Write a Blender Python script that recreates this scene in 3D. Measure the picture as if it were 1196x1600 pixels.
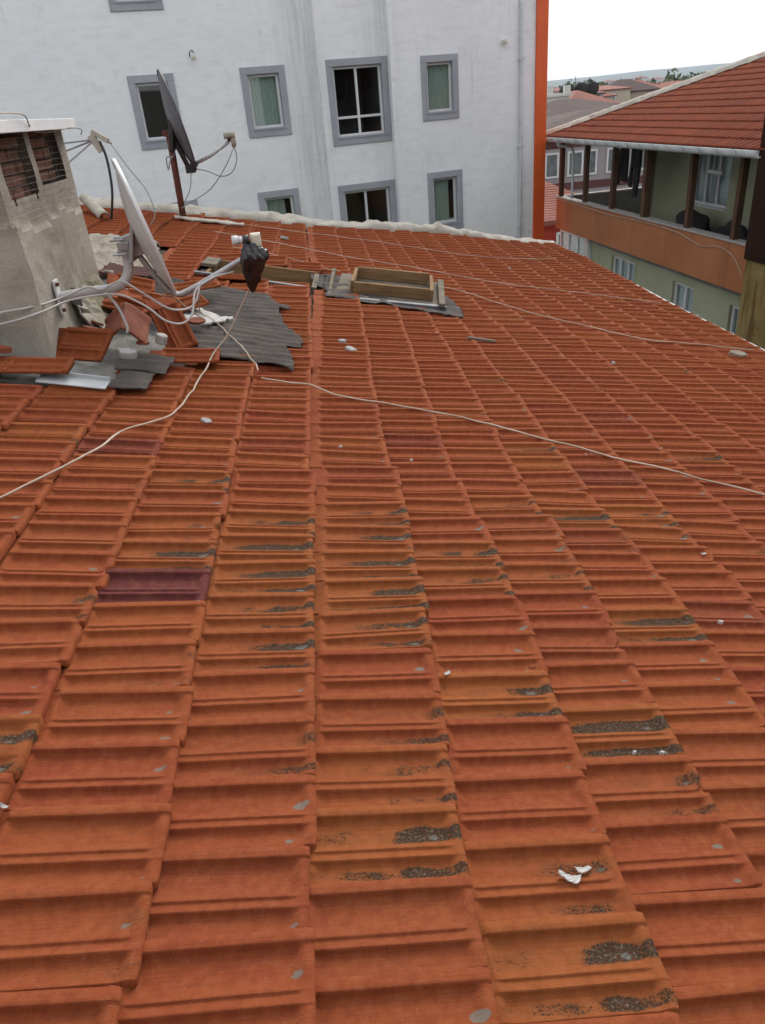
import bpy, bmesh, math, random
from mathutils import Matrix, Vector, noise
R = math.radians
sc = bpy.context.scene
for o in list(bpy.data.objects): bpy.data.objects.remove(o)

# ------------------------------------------------------------------ camera, sky, sun, exposure
cam_d = bpy.data.cameras.new('camera'); cam = bpy.data.objects.new('camera', cam_d)
sc.collection.objects.link(cam); sc.camera = cam
cam_d.sensor_fit = 'VERTICAL'; cam_d.sensor_height = 24.0
cam_d.angle = R(69.0)
cam_d.clip_start = 0.05; cam_d.clip_end = 20000
rm = Matrix(((0.991844, 0.116895, -0.050808), (-0.10025, 0.469285, -0.877338), (-0.078713, 0.875275, 0.477176)))
cam.matrix_world = Matrix.Translation((0, 0, 1.5)) @ rm.to_4x4()

SUN_EL, SUN_AZ = R(40), R(24)          # azimuth clockwise from +Y (away) towards +X (right)
world = bpy.data.worlds.new('World'); sc.world = world; world.use_nodes = True
wt = world.node_tree; bg = wt.nodes['Background']
sky = wt.nodes.new('ShaderNodeTexSky'); sky.sky_type = 'NISHITA'; sky.sun_disc = False
sky.sun_elevation = SUN_EL; sky.sun_rotation = SUN_AZ; sky.altitude = 100
sky.air_density = 1.2; sky.dust_density = 4.0; sky.ozone_density = 1.0
mixc = wt.nodes.new('ShaderNodeMix'); mixc.data_type = 'RGBA'
mixc.inputs[0].default_value = 0.80                       # a closed layer of bright even cloud
mixc.inputs[7].default_value = (11.5, 11.7, 12.1, 1)
wt.links.new(sky.outputs[0], mixc.inputs[6]); wt.links.new(mixc.outputs[2], bg.inputs[0])
bg.inputs[1].default_value = 0.068
sd = bpy.data.lights.new('sun', 'SUN'); sun = bpy.data.objects.new('sun', sd); sc.collection.objects.link(sun)
sd.energy = 1.5; sd.angle = R(24); sd.color = (1.0, 0.96, 0.9)
sv = Vector((math.sin(SUN_AZ)*math.cos(SUN_EL), math.cos(SUN_AZ)*math.cos(SUN_EL), math.sin(SUN_EL)))
sun.rotation_euler = sv.to_track_quat('Z', 'Y').to_euler()
vs = sc.view_settings
vs.view_transform = 'Standard'; vs.look = 'None'; vs.gamma = 1.0; vs.use_curve_mapping = False
vs.exposure = 0.86
sc.cycles.max_bounces = 5; sc.cycles.diffuse_bounces = 2; sc.cycles.glossy_bounces = 2
sc.cycles.transmission_bounces = 4; sc.cycles.transparent_max_bounces = 8; sc.cycles.volume_bounces = 0
sc.cycles.use_adaptive_sampling = True; sc.cycles.adaptive_threshold = 0.025; sc.cycles.adaptive_min_samples = 16
sc.cycles.caustics_reflective = False; sc.cycles.caustics_refractive = False
try: sc.cycles.use_denoising = True
except Exception: pass

# ------------------------------------------------------------------ helpers
col = sc.collection
rng = random.Random(7)
class MB:
    def __init__(s): s.v = []; s.f = []
    def add(s, vs, fs):
        n = len(s.v); s.v += [tuple(p) for p in vs]; s.f += [tuple(i+n for i in f) for f in fs]; return s
    def box(s, x0, x1, y0, y1, z0, z1):
        return s.add([(x0,y0,z0),(x1,y0,z0),(x1,y1,z0),(x0,y1,z0),(x0,y0,z1),(x1,y0,z1),(x1,y1,z1),(x0,y1,z1)],
                     [(0,3,2,1),(4,5,6,7),(0,1,5,4),(1,2,6,5),(2,3,7,6),(3,0,4,7)])
    def obox(s, c, size, m=None):
        hx, hy, hz = size[0]/2, size[1]/2, size[2]/2
        q = MB().box(-hx,hx,-hy,hy,-hz,hz); m = m or Matrix.Identity(3)
        return s.add([Vector(c) + m @ Vector(p) for p in q.v], q.f)
    def bar(s, a, b, w, h, up=(0,0,1)):
        a = Vector(a); b = Vector(b); d = (b-a); L = d.length; d.normalize()
        sx = d.cross(Vector(up)); 
        if sx.length < 1e-5: sx = d.cross(Vector((1,0,0)))
        sx.normalize(); sz = sx.cross(d)
        m = Matrix((sx, d, sz)).transposed()
        return s.obox((a+b)/2, (w, L, h), m)
    def quad(s, a, b, c, d): return s.add([a,b,c,d], [(0,1,2,3)])
    def tube(s, pts, r, n=8, cap=True, r2=None):
        pts = [Vector(p) for p in pts]; m = len(pts); rings = []
        prev = None
        for i, p in enumerate(pts):
            t = (pts[min(i+1,m-1)] - pts[max(i-1,0)])
            if t.length < 1e-9: t = Vector((0,0,1))
            t.normalize()
            if prev is None:
                a = t.cross(Vector((0,0,1)))
                if a.length < 1e-3: a = t.cross(Vector((1,0,0)))
            else:
                a = prev - t*prev.dot(t)
            a.normalize(); prev = a; b = t.cross(a)
            rr = r if r2 is None else r + (r2-r)*i/(m-1)
            rings.append([p + (a*math.cos(2*math.pi*k/n) + b*math.sin(2*math.pi*k/n))*rr for k in range(n)])
        vs = [q for ring in rings for q in ring]; fs = []
        for i in range(m-1):
            for k in range(n):
                k2 = (k+1) % n
                fs.append((i*n+k, i*n+k2, (i+1)*n+k2, (i+1)*n+k))
        if cap: fs.append(tuple(range(n-1,-1,-1))); fs.append(tuple((m-1)*n+k for k in range(n)))
        return s.add(vs, fs)
    def grid(s, P, nu, nv):
        vs = [P(i, j) for i in range(nu+1) for j in range(nv+1)]
        fs = [(i*(nv+1)+j, (i+1)*(nv+1)+j, (i+1)*(nv+1)+j+1, i*(nv+1)+j+1) for i in range(nu) for j in range(nv)]
        return s.add(vs, fs)
    def build(s, name, mat, parent=None, smooth=False, bevel=0, solid=0):
        me = bpy.data.meshes.new(name); me.from_pydata(s.v, [], s.f); me.update()
        return obj_of(name, me, mat, parent, smooth, bevel, solid)
def obj_of(name, me, mat, parent=None, smooth=False, bevel=0, solid=0):
    if mat: me.materials.clear(); me.materials.append(mat)
    o = bpy.data.objects.new(name, me); col.objects.link(o)
    if parent: o.parent = parent
    if smooth:
        for p in me.polygons: p.use_smooth = True
    if solid:
        m = o.modifiers.new('solid', 'SOLIDIFY'); m.thickness = solid; m.offset = -1
    if bevel:
        m = o.modifiers.new('bevel', 'BEVEL'); m.width = bevel; m.segments = 2; m.limit_method = 'ANGLE'
    return o
def tag(o, label=None, cat=None, group=None, kind=None):
    if label: o['label'] = label
    if cat: o['category'] = cat
    if group: o['group'] = group
    if kind: o['kind'] = kind
    return o
def empty(name, loc=(0,0,0), rz=0, label=None, cat=None, group=None):
    o = bpy.data.objects.new(name, None); col.objects.link(o); o.location = loc; o.rotation_euler = (0,0,rz)
    o.empty_display_size = 0.2
    return tag(o, label, cat, group)
def smooth_path(pts, n=8):
    P = [Vector(p) for p in pts]; out = []
    for i in range(len(P)-1):
        a, b, c, d = P[max(i-1,0)], P[i], P[i+1], P[min(i+2,len(P)-1)]
        for k in range(n):
            t = k/n
            out.append(0.5*((2*b) + (-a+c)*t + (2*a-5*b+4*c-d)*t*t + (-a+3*b-3*c+d)*t**3))
    out.append(P[-1]); return out
def jag(p, amp, sc_=1.0, seed=0):
    return noise.noise(Vector((p[0]*sc_+seed, p[1]*sc_+seed*1.7, (p[2] if len(p)>2 else 0)*sc_)))*amp

# ------------------------------------------------------------------ materials
class N:
    def __init__(s, name):
        s.m = bpy.data.materials.new(name); s.m.use_nodes = True; s.t = s.m.node_tree
        s.b = s.t.nodes['Principled BSDF']; s.out = s.t.nodes['Material Output']
    def new(s, k): return s.t.nodes.new(k)
    def put(s, inp, v):
        if hasattr(v, 'node'): s.t.links.new(v, inp)
        elif v is not None: inp.default_value = v
    def math(s, op, a, b=None, c=None, clamp=False):
        n = s.new('ShaderNodeMath'); n.operation = op; n.use_clamp = clamp
        for i, v in enumerate((a, b, c)):
            if v is not None: s.put(n.inputs[i], v)
        return n.outputs[0]
    def mix(s, f, a, b, mode='MIX'):
        n = s.new('ShaderNodeMix'); n.data_type = 'RGBA'; n.blend_type = mode; n.clamp_factor = True
        s.put(n.inputs[0], f)
        for i, v in ((6, a), (7, b)):
            if isinstance(v, tuple) and len(v) == 3: v = v + (1,)
            s.put(n.inputs[i], v)
        return n.outputs[2]
    def noise(s, vec, scale, detail=4, rough=0.6, w=None, dist=0):
        n = s.new('ShaderNodeTexNoise')
        if w is not None: n.noise_dimensions = '4D'; s.put(n.inputs['W'], w)
        if vec is not None: s.t.links.new(vec, n.inputs['Vector'])
        n.inputs['Scale'].default_value = scale; n.inputs['Detail'].default_value = detail
        n.inputs['Roughness'].default_value = rough; n.inputs['Distortion'].default_value = dist
        return n.outputs[0]
    def ramp(s, v, a, b, lo=0.0, hi=1.0):
        n = s.new('ShaderNodeMapRange'); n.interpolation_type = 'SMOOTHSTEP'
        s.put(n.inputs[0], v); s.put(n.inputs[1], a); s.put(n.inputs[2], b); s.put(n.inputs[3], lo); s.put(n.inputs[4], hi)
        return n.outputs[0]
    def coord(s, which='Object', scale=None):
        t = s.new('ShaderNodeTexCoord').outputs[which]
        if scale is not None:
            mp = s.new('ShaderNodeMapping'); s.t.links.new(t, mp.inputs[0]); mp.inputs['Scale'].default_value = scale; t = mp.outputs[0]
        return t
    def bump(s, h, strength=0.3, dist=0.01):
        n = s.new('ShaderNodeBump'); n.inputs['Strength'].default_value = strength; n.inputs['Distance'].default_value = dist
        s.t.links.new(h, n.inputs['Height']); s.t.links.new(n.outputs[0], s.b.inputs['Normal'])
    def fin(s, colr=None, rough=0.8, metal=0.0, spec=None):
        if colr is not None:
            if isinstance(colr, tuple) and len(colr) == 3: colr = colr + (1,)
            s.put(s.b.inputs['Base Color'], colr)
        s.put(s.b.inputs['Roughness'], rough); s.b.inputs['Metallic'].default_value = metal
        if spec is not None: s.b.inputs['Specular IOR Level'].default_value = spec
        return s.m
def simple(name, c1, c2=None, scale=8, rough=0.8, metal=0.0, bump=0.0, bscale=None, stretch=None, bdist=0.01, spec=None, detail=5):
    n = N(name); co = n.coord('Object', stretch)
    c = c1
    if c2: c = n.mix(n.ramp(n.noise(co, scale, detail), 0.32, 0.68), c1, c2)
    if bump: n.bump(n.noise(co, bscale or scale*3, 6), bump, bdist)
    return n.fin(c, rough, metal, spec)

def tile_material(name, source):
    n = N(name)
    if source == 'object':
        oi = n.new('ShaderNodeObjectInfo'); cc = oi.outputs['Color']
    else:
        at = n.new('ShaderNodeAttribute'); at.attribute_name = 'var'; cc = at.outputs['Color']
    sp = n.new('ShaderNodeSeparateColor'); n.t.links.new(cc, sp.inputs[0])
    tint, moss, purp = sp.outputs[0], sp.outputs[1], sp.outputs[2]
    seed = n.math('MULTIPLY_ADD', tint, 91.7, n.math('MULTIPLY', purp, 33.1))
    uv = n.new('ShaderNodeUVMap').outputs[0]
    su = n.new('ShaderNodeSeparateXYZ'); n.t.links.new(uv, su.inputs[0]); u, v = su.outputs[0], su.outputs[1]
    def nz3(x, y, scale, detail, rough):
        mp = n.new('ShaderNodeCombineXYZ'); n.put(mp.inputs[0], n.math('MULTIPLY_ADD', u, x, seed)); n.put(mp.inputs[1], n.math('MULTIPLY', v, y)); n.put(mp.inputs[2], seed)
        q = n.new('ShaderNodeTexNoise'); n.t.links.new(mp.outputs[0], q.inputs['Vector']); q.inputs['Scale'].default_value = scale
        q.inputs['Detail'].default_value = detail; q.inputs['Roughness'].default_value = rough
        sq = n.new('ShaderNodeSeparateColor'); n.t.links.new(q.outputs['Color'], sq.inputs[0]); return sq.outputs[0], sq.outputs[1], sq.outputs[2]
    big, lowf, wobn = nz3(1.7, 0.9, 2.2, 2, 0.55)
    mid, dustn, spn = nz3(1.7, 1.0, 8.0, 4, 0.65)
    streak = nz3(1.2, 34.0, 1.0, 2, 0.6)[0]
    nz, mosn, pit = nz3(1.7, 1.0, 30.0, 3, 0.72)
    fine, grit, _g = nz3(1.7, 1.0, 95.0, 2, 0.7)
    f1 = n.math('ADD', tint, n.math('MULTIPLY', n.math('SUBTRACT', big, 0.5), 0.8), clamp=True)
    c = n.mix(f1, TILE_RED, TILE_ORANGE)
    c = n.mix(n.ramp(moss, 0.45, 1.4, 0.0, 0.30), c, (0.262, 0.096, 0.024))
    c = n.mix(n.math('MULTIPLY', purp, 0.85), c, (0.075, 0.021, 0.027))
    c = n.mix(n.ramp(mid, 0.40, 0.78, 0.0, 0.30), c, (0.30, 0.108, 0.052))
    c = n.mix(n.ramp(mid, 0.58, 0.25, 0.0, 0.28), c, (0.095, 0.021, 0.013))
    c = n.mix(n.ramp(streak, 0.45, 0.75, 0.0, 0.22), c, (0.105, 0.024, 0.013))
    c = n.mix(n.ramp(fine, 0.50, 0.74, 0.0, 0.32), c, (0.31, 0.115, 0.058))
    # pale dusty wear
    c = n.mix(n.ramp(dustn, 0.60, 0.78, 0.0, 0.24), c, (0.31, 0.175, 0.125))
    # grime and moss settled along the bottom of the two channels
    wob = n.math('MULTIPLY', n.math('SUBTRACT', wobn, 0.5), 0.09)
    def bandw(ctr, wid): return n.ramp(n.math('ABSOLUTE', n.math('SUBTRACT', n.math('ADD', v, wob), ctr)), wid, 0.0)
    rside = n.ramp(u, 0.0, 0.95, 0.35, 1.0)
    bnd = n.math('MINIMUM', n.math('MULTIPLY', n.math('MAXIMUM', bandw(0.39, 0.20), bandw(0.875, 0.135)), 1.35), 1.0)
    amt = n.math('MULTIPLY', n.math('MULTIPLY', bnd, rside), n.math('MULTIPLY', n.ramp(lowf, 0.30, 0.60, 0.55, 1.25), moss))
    thr = n.math('MULTIPLY_ADD', n.math('MINIMUM', amt, 1.15), -0.35, 0.79)
    mm = n.math('MULTIPLY', n.ramp(n.math('MULTIPLY_ADD', grit, 0.45, n.math('MULTIPLY', nz, 0.55)), thr, n.math('ADD', thr, 0.09)), n.ramp(amt, 0.05, 0.20))
    mosc = n.mix(n.ramp(mosn, 0.50, 0.68), (0.026, 0.021, 0.015), (0.15, 0.135, 0.10))
    c = n.mix(n.math('MULTIPLY', n.ramp(amt, 0.25, 1.0), 0.35), c, (0.13, 0.062, 0.026))
    c = n.mix(n.math('MULTIPLY', mm, 0.9), c, mosc)
    # grey lime spots at the lower end of each channel
    wn = n.new('ShaderNodeTexWhiteNoise'); wn.noise_dimensions = '1D'; n.put(wn.inputs['W'], seed)
    ws = n.new('ShaderNodeSeparateColor'); n.t.links.new(wn.outputs['Color'], ws.inputs[0])
    dn = n.math('MULTIPLY', n.math('SUBTRACT', spn, 0.5), 3.4)
    def spot(uc, vc, ru, rv, rnd, uo):
        a = n.math('POWER', n.math('DIVIDE', n.math('SUBTRACT', u, n.math('MULTIPLY_ADD', uo, -0.11, uc)), ru), 2.0)
        b = n.math('POWER', n.math('DIVIDE', n.math('SUBTRACT', v, vc), rv), 2.0)
        lim = n.math('MULTIPLY_ADD', n.math('POWER', rnd, 1.6), 1.9, -0.45)
        return n.ramp(n.math('ADD', n.math('ADD', a, b), dn), lim, n.math('ADD', lim, -0.5))
    sp1 = n.math('MAXIMUM', spot(0.925, 0.42, 0.05, 0.055, ws.outputs[0], ws.outputs[2]), spot(0.93, 0.89, 0.045, 0.045, ws.outputs[1], ws.outputs[0]))
    spc = n.mix(nz, (0.085, 0.085, 0.07), (0.22, 0.215, 0.19))
    c = n.mix(n.math('MULTIPLY', sp1, 0.8), c, spc)
    # tiny pits and pale specks
    c = n.mix(n.ramp(pit, 0.665, 0.72, 0.0, 0.6), c, (0.28, 0.19, 0.145))
    c = n.mix(n.ramp(pit, 0.31, 0.26, 0.0, 0.75), c, (0.035, 0.014, 0.01))
    h = n.math('ADD', n.math('ADD', n.math('MULTIPLY', streak, 0.5), n.math('MULTIPLY', fine, 0.35)), n.math('MULTIPLY', mm, 0.8))
    h = n.math('MULTIPLY_ADD', grit, 0.6, h)
    n.bump(h, 0.8, 0.004)
    return n.fin(c, 0.85, 0, 0.12)
TILE_RED, TILE_ORANGE = (0.215, 0.044, 0.0175), (0.260, 0.072, 0.0200)

M = {}
M['tile'] = tile_material('terracotta_tile', 'object')
M['tiles'] = tile_material('terracotta_tile_field', 'attr')
M['terra'] = simple('terracotta_plain', (0.17,0.038,0.019), (0.23,0.064,0.028), 14, 0.85, bump=0.3)
def mortar(name, a, b, dark, sc_=6):
    n = N(name); co = n.coord('Object')
    c = n.mix(n.ramp(n.noise(co, sc_, 8, 0.65), 0.3, 0.7), a, b)
    c = n.mix(n.ramp(n.noise(co, sc_*0.45, 6, 0.7, dist=0.6), 0.58, 0.72, 0, 0.75), c, dark)
    c = n.mix(n.ramp(n.noise(co, sc_*9, 4, 0.7), 0.58, 0.72, 0, 0.5), c, dark)
    n.bump(n.math('ADD', n.noise(co, sc_*2.2, 8, 0.7), n.math('MULTIPLY', n.noise(co, sc_*14, 4, 0.7), 0.4)), 0.8, 0.03)
    return n.fin(c, 0.95, 0, 0.1)
M['verge'] = mortar('verge_mortar', (0.38,0.355,0.305), (0.52,0.485,0.425), (0.22,0.19,0.155), 5)
M['rubble'] = mortar('rubble_mortar', (0.27,0.23,0.185), (0.42,0.375,0.31), (0.10,0.08,0.06), 9)
M['patch'] = mortar('patch_mortar', (0.22,0.215,0.20), (0.36,0.35,0.33), (0.10,0.095,0.085), 7)
def chimney_mat():
    n = N('chimney_render'); co = n.coord('Object')
    c = n.mix(n.ramp(n.noise(co, 2.2, 7, 0.65), 0.3, 0.7), (0.29,0.262,0.218), (0.42,0.39,0.34))
    sx = n.new('ShaderNodeSeparateXYZ'); n.t.links.new(co, sx.inputs[0])
    # wet green growth near the foot has its own blotchy edge
    g = n.math('MULTIPLY', n.ramp(n.math('ADD', sx.outputs[2], n.math('MULTIPLY', n.noise(co, 3.5, 5, 0.7), 0.5)), 0.62, 0.30), n.ramp(sx.outputs[1], -0.2, 0.35))
    c = n.mix(n.math('MULTIPLY', g, 0.55), c, (0.17,0.155,0.075))
    dk = n.coord('Object', (3, 3, 1.0))
    c = n.mix(n.ramp(n.noise(dk, 3.0, 6, 0.75), 0.60, 0.72, 0, 0.7), c, (0.12,0.105,0.09))
    c = n.mix(n.ramp(n.noise(dk, 14, 4, 0.7), 0.66, 0.72, 0, 0.8), c, (0.07,0.06,0.05))
    n.bump(n.math('ADD', n.noise(co, 9, 8, 0.7), n.math('MULTIPLY', n.noise(co, 60, 3, 0.7), 0.4)), 0.6, 0.02)
    return n.fin(c, 0.95, 0, 0.1)
M['chimney'] = chimney_mat()
M['brick'] = simple('burnt_brick', (0.10,0.032,0.018), (0.17,0.058,0.033), 12, 0.95, bump=0.5)
M['soot_black'] = simple('soot_black', (0.012,0.010,0.009), (0.03,0.025,0.02), 6, 0.95)
M['white_metal'] = simple('white_sheet', (0.62,0.63,0.64), (0.72,0.72,0.72), 5, 0.45)
M['dish_white'] = simple('dish_paint_light', (0.50,0.50,0.49), (0.60,0.60,0.59), 4, 0.42, bump=0.05)
M['dish_dark'] = simple('dish_paint_dark', (0.050,0.045,0.055), (0.085,0.078,0.09), 4, 0.5)
M['galv'] = simple('galvanised_steel', (0.33,0.33,0.34), (0.48,0.48,0.48), 20, 0.45, 0.45)
M['zinc'] = simple('dull_zinc', (0.10,0.105,0.12), (0.18,0.185,0.20), 9, 0.6, 0.3)
M['black_metal'] = simple('black_metal', (0.015,0.013,0.013), (0.035,0.03,0.03), 10, 0.5, 0.2)
M['rust'] = simple('rusted_steel', (0.085,0.022,0.014), (0.15,0.05,0.028), 16, 0.85, 0.1, 0.3)
M['lnb'] = simple('cream_plastic', (0.55,0.52,0.42), (0.64,0.61,0.50), 9, 0.5)
M['lnb_old'] = simple('weathered_plastic', (0.30,0.28,0.23), (0.40,0.38,0.31), 12, 0.7)
M['bag'] = simple('black_plastic', (0.006,0.006,0.007), (0.014,0.014,0.016), 9, 0.28, spec=0.6)
M['cable'] = simple('pale_cable', (0.34,0.25,0.185), (0.50,0.41,0.33), 3, 0.75)
M['cable_white'] = simple('white_cable', (0.42,0.41,0.39), (0.56,0.55,0.53), 3, 0.6)
M['cable_grey'] = simple('grey_cable', (0.20,0.20,0.205), (0.30,0.30,0.30), 3, 0.5)
M['wire'] = simple('thin_wire', (0.22,0.19,0.15), (0.34,0.30,0.25), 8, 0.6, 0.4)
def wood(name, a, b, dark, ax=(1,12,12)):
    n = N(name); co = n.coord('Object', ax)
    c = n.mix(n.ramp(n.noise(co, 3.0, 6, 0.65, dist=0.4), 0.3, 0.7), a, b)
    c = n.mix(n.ramp(n.noise(n.coord('Object'), 7, 5, 0.7), 0.56, 0.72, 0, 0.7), c, dark)
    n.bump(n.noise(co, 9, 6, 0.7), 0.5, 0.006)
    return n.fin(c, 0.85, 0, 0.15)
M['wood'] = wood('new_wood', (0.15,0.085,0.04), (0.26,0.165,0.085), (0.07,0.04,0.02))
M['wood_y'] = wood('new_wood_cross', (0.15,0.085,0.04), (0.26,0.165,0.085), (0.07,0.04,0.02), (12,1,12))
M['wood_old'] = wood('grey_wood', (0.10,0.082,0.062), (0.21,0.18,0.14), (0.045,0.035,0.026))
M['wood_deck'] = wood('dark_deck', (0.05,0.035,0.025), (0.10,0.075,0.055), (0.02,0.015,0.012))
M['post'] = wood('brown_post', (0.075,0.040,0.026), (0.13,0.075,0.05), (0.04,0.02,0.015), (12,12,1))
def felt_mat(name, a, b):
    n = N(name); co = n.coord('Object')
    c = n.mix(n.ramp(n.noise(co, 3.5, 6, 0.7), 0.3, 0.7), a, b)
    c = n.mix(n.ramp(n.noise(n.coord('Object',(2,16,2)), 3.0, 5, 0.7), 0.55, 0.72, 0, 0.5), c, (0.20,0.18,0.155))
    n.bump(n.noise(co, 60, 4, 0.7), 0.5, 0.004)
    return n.fin(c, 0.88, 0, 0.2)
M['felt'] = felt_mat('bitumen_sheet', (0.052,0.044,0.039), (0.088,0.077,0.069))
M['felt_dark'] = felt_mat('bitumen_dark', (0.045,0.038,0.036), (0.085,0.075,0.07))
M['plaster_chip'] = simple('plaster_chip', (0.36,0.345,0.325), (0.48,0.465,0.445), 40, 0.9, bump=0.4)
M['pebble'] = simple('grey_chip', (0.27,0.27,0.26), (0.38,0.38,0.37), 40, 0.9, bump=0.4)
def stucco(name, a, b, stain, sc_=1.0, amt=0.6, streaks=True):
    n = N(name); co = n.coord('Object')
    c = n.mix(n.ramp(n.noise(co, 0.55*sc_, 6, 0.6), 0.3, 0.7), a, b)
    c = n.mix(n.ramp(n.noise(co, 5*sc_, 5, 0.7), 0.35, 0.75, 0, 0.35), c, tuple(x*0.90 for x in b))
    if streaks:
        st = n.noise(n.coord('Object', (1.3, 1.3, 0.07)), 1.6*sc_, 6, 0.62)
        br = n.noise(co, 0.5*sc_, 4, 0.6)
        c = n.mix(n.math('MULTIPLY', n.ramp(st, 0.50, 0.72), n.ramp(br, 0.35, 0.65, 0, amt)), c, stain)
        st2 = n.noise(n.coord('Object', (6, 6, 0.15)), 2.0*sc_, 4, 0.7)
        c = n.mix(n.ramp(st2, 0.58, 0.78, 0, amt*0.5), c, stain)
    n.bump(n.noise(co, 35, 5, 0.7), 0.25, 0.01)
    return n.fin(c, 0.93, 0, 0.1)
def white_wall_mat():
    n = N('white_painted_stucco'); co = n.coord('Object')
    sx = n.new('ShaderNodeSeparateXYZ'); n.t.links.new(co, sx.inputs[0]); X, Z = sx.outputs[0], sx.outputs[2]
    c = n.mix(n.ramp(n.noise(co, 0.5, 6, 0.6), 0.3, 0.7), (0.76,0.77,0.79), (0.81,0.815,0.825))
    c = n.mix(n.ramp(n.noise(n.coord('Object',(1.4,1.4,5.0)), 1.5, 6, 0.7), 0.4, 0.75, 0, 0.45), c, (0.60,0.605,0.62))
    c = n.mix(n.ramp(n.noise(co, 9, 5, 0.75), 0.45, 0.8, 0, 0.35), c, (0.79,0.79,0.80))
    # rain-washed dirt that ran down beside the step of the facade
    wv = n.math('MULTIPLY', n.math('SUBTRACT', n.noise(n.coord('Object',(1,1,0.3)), 1.5, 5, 0.6), 0.5), 0.9)
    strip = n.ramp(n.math('ABSOLUTE', n.math('SUBTRACT', n.math('ADD', X, wv), 6.35)), 0.75, 0.05)
    stn = n.noise(n.coord('Object', (4.0, 4.0, 0.22)), 1.5, 6, 0.7)
    c = n.mix(n.math('MULTIPLY', strip, n.ramp(stn, 0.36, 0.62, 0.08, 0.46)), c, (0.36,0.36,0.35))
    strip2 = n.ramp(n.math('ABSOLUTE', n.math('SUBTRACT', n.math('ADD', X, wv), 8.35)), 0.7, 0.05)
    c = n.mix(n.math('MULTIPLY', strip2, n.ramp(stn, 0.40, 0.66, 0, 0.32)), c, (0.44,0.44,0.435))
    st2 = n.noise(n.coord('Object', (5, 5, 0.12)), 1.7, 5, 0.7)
    c = n.mix(n.math('MULTIPLY', n.ramp(st2, 0.55, 0.78), n.ramp(n.noise(co, 0.6, 3, 0.5), 0.42, 0.62, 0, 0.5)), c, (0.47,0.47,0.47))
    bl = n.noise(co, 3.2, 6, 0.75)
    c = n.mix(n.ramp(bl, 0.60, 0.72, 0, 0.45), c, (0.50,0.49,0.47))
    c = n.mix(n.ramp(n.noise(co, 1.1, 6, 0.75, dist=1.0), 0.56, 0.70, 0, 0.4), c, (0.56,0.56,0.56))
    n.bump(n.math('ADD', n.noise(co, 30, 5, 0.7), n.noise(n.coord('Object',(0.5,0.5,3.0)), 2.5, 4, 0.6)), 0.22, 0.012)
    return n.fin(c, 0.93, 0, 0.1)
M['white_wall'] = white_wall_mat()
M['trim'] = stucco('grey_trim', (0.30,0.31,0.345), (0.36,0.37,0.405), (0.22,0.22,0.225), 2.0, 0.5)
M['pvc'] = simple('white_pvc', (0.58,0.59,0.60), (0.66,0.66,0.66), 3, 0.4)
M['grey_metal'] = simple('grey_pipe_paint', (0.46,0.47,0.50), (0.54,0.55,0.57), 3, 0.6)
M['conc_wall'] = simple('grey_plaster', (0.16,0.15,0.14), (0.22,0.21,0.20), 2, 0.95)
M['orange'] = simple('orange_cladding', (0.60,0.088,0.015), (0.66,0.105,0.018), 2, 0.45)
def glass(name, tint=(0.93,0.96,0.95), base=0.0):
    n = N(name); t = n.t
    tr = n.new('ShaderNodeBsdfTransparent'); tr.inputs[0].default_value = tint + (1,)
    gl = n.new('ShaderNodeBsdfGlossy'); gl.inputs['Roughness'].default_value = 0.02
    lw_ = n.new('ShaderNodeLayerWeight'); lw_.inputs[0].default_value = 0.5
    fac = n.math('MULTIPLY_ADD', n.math('POWER', lw_.outputs['Facing'], 5.0), 0.96, 0.045)
    mx = n.new('ShaderNodeMixShader')
    t.links.new(fac, mx.inputs[0]); t.links.new(tr.outputs[0], mx.inputs[1]); t.links.new(gl.outputs[0], mx.inputs[2])
    t.links.new(mx.outputs[0], n.out.inputs[0]); return n.m
M['glass'] = glass('window_glass')
M['glass_dark'] = simple('far_glass', (0.10,0.115,0.125), (0.17,0.19,0.20), 3, 0.08, spec=0.6)
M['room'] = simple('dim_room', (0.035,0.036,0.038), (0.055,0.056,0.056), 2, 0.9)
def blind_mat():
    n = N('green_curtain'); co = n.coord('Object')
    return n.fin(n.mix(n.noise(n.coord('Object',(14,14,0.5)), 2, 4, 0.6), (0.27,0.34,0.30), (0.44,0.51,0.47)), 0.9)
M['blind'] = blind_mat()
M['net'] = simple('net_curtain', (0.36,0.40,0.43), (0.50,0.54,0.56), 6, 0.9, stretch=(6,6,0.4))
M['green_wall'] = stucco('pale_green_wall', (0.315,0.325,0.215), (0.37,0.38,0.265), (0.20,0.195,0.13), 1.0, 0.5)
M['parapet'] = stucco('orange_parapet', (0.34,0.135,0.062), (0.41,0.17,0.085), (0.21,0.08,0.04), 1.3, 0.6)
M['coping'] = simple('coping_stone', (0.30,0.28,0.26), (0.40,0.38,0.355), 6, 0.9)
M['conc'] = simple('grey_concrete', (0.14,0.135,0.13), (0.20,0.195,0.185), 4, 0.95, bump=0.3)
M['house_roof'] = None
M['gutter'] = simple('white_gutter', (0.44,0.46,0.47), (0.54,0.555,0.56), 4, 0.5)
M['rust_sheet'] = stucco('dark_rust_sheet', (0.022,0.011,0.009), (0.036,0.017,0.013), (0.05,0.02,0.012), 1.5, 0.5)
def ochre():
    n = N('stained_ochre_wall'); co = n.coord('Object')
    c = n.mix(n.ramp(n.noise(co, 1.6, 6, 0.65), 0.3, 0.7), (0.20,0.145,0.055), (0.30,0.225,0.10))
    st = n.noise(n.coord('Object', (5,5,0.35)), 2.0, 6, 0.7)
    c = n.mix(n.ramp(st, 0.48, 0.66, 0, 0.85), c, (0.105,0.042,0.015))
    c = n.mix(n.ramp(n.noise(co, 2.7, 6, 0.7), 0.60, 0.70, 0, 0.7), c, (0.16,0.045,0.012))
    return n.fin(c, 0.9, 0, 0.1)
M['ochre'] = ochre()
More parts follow.
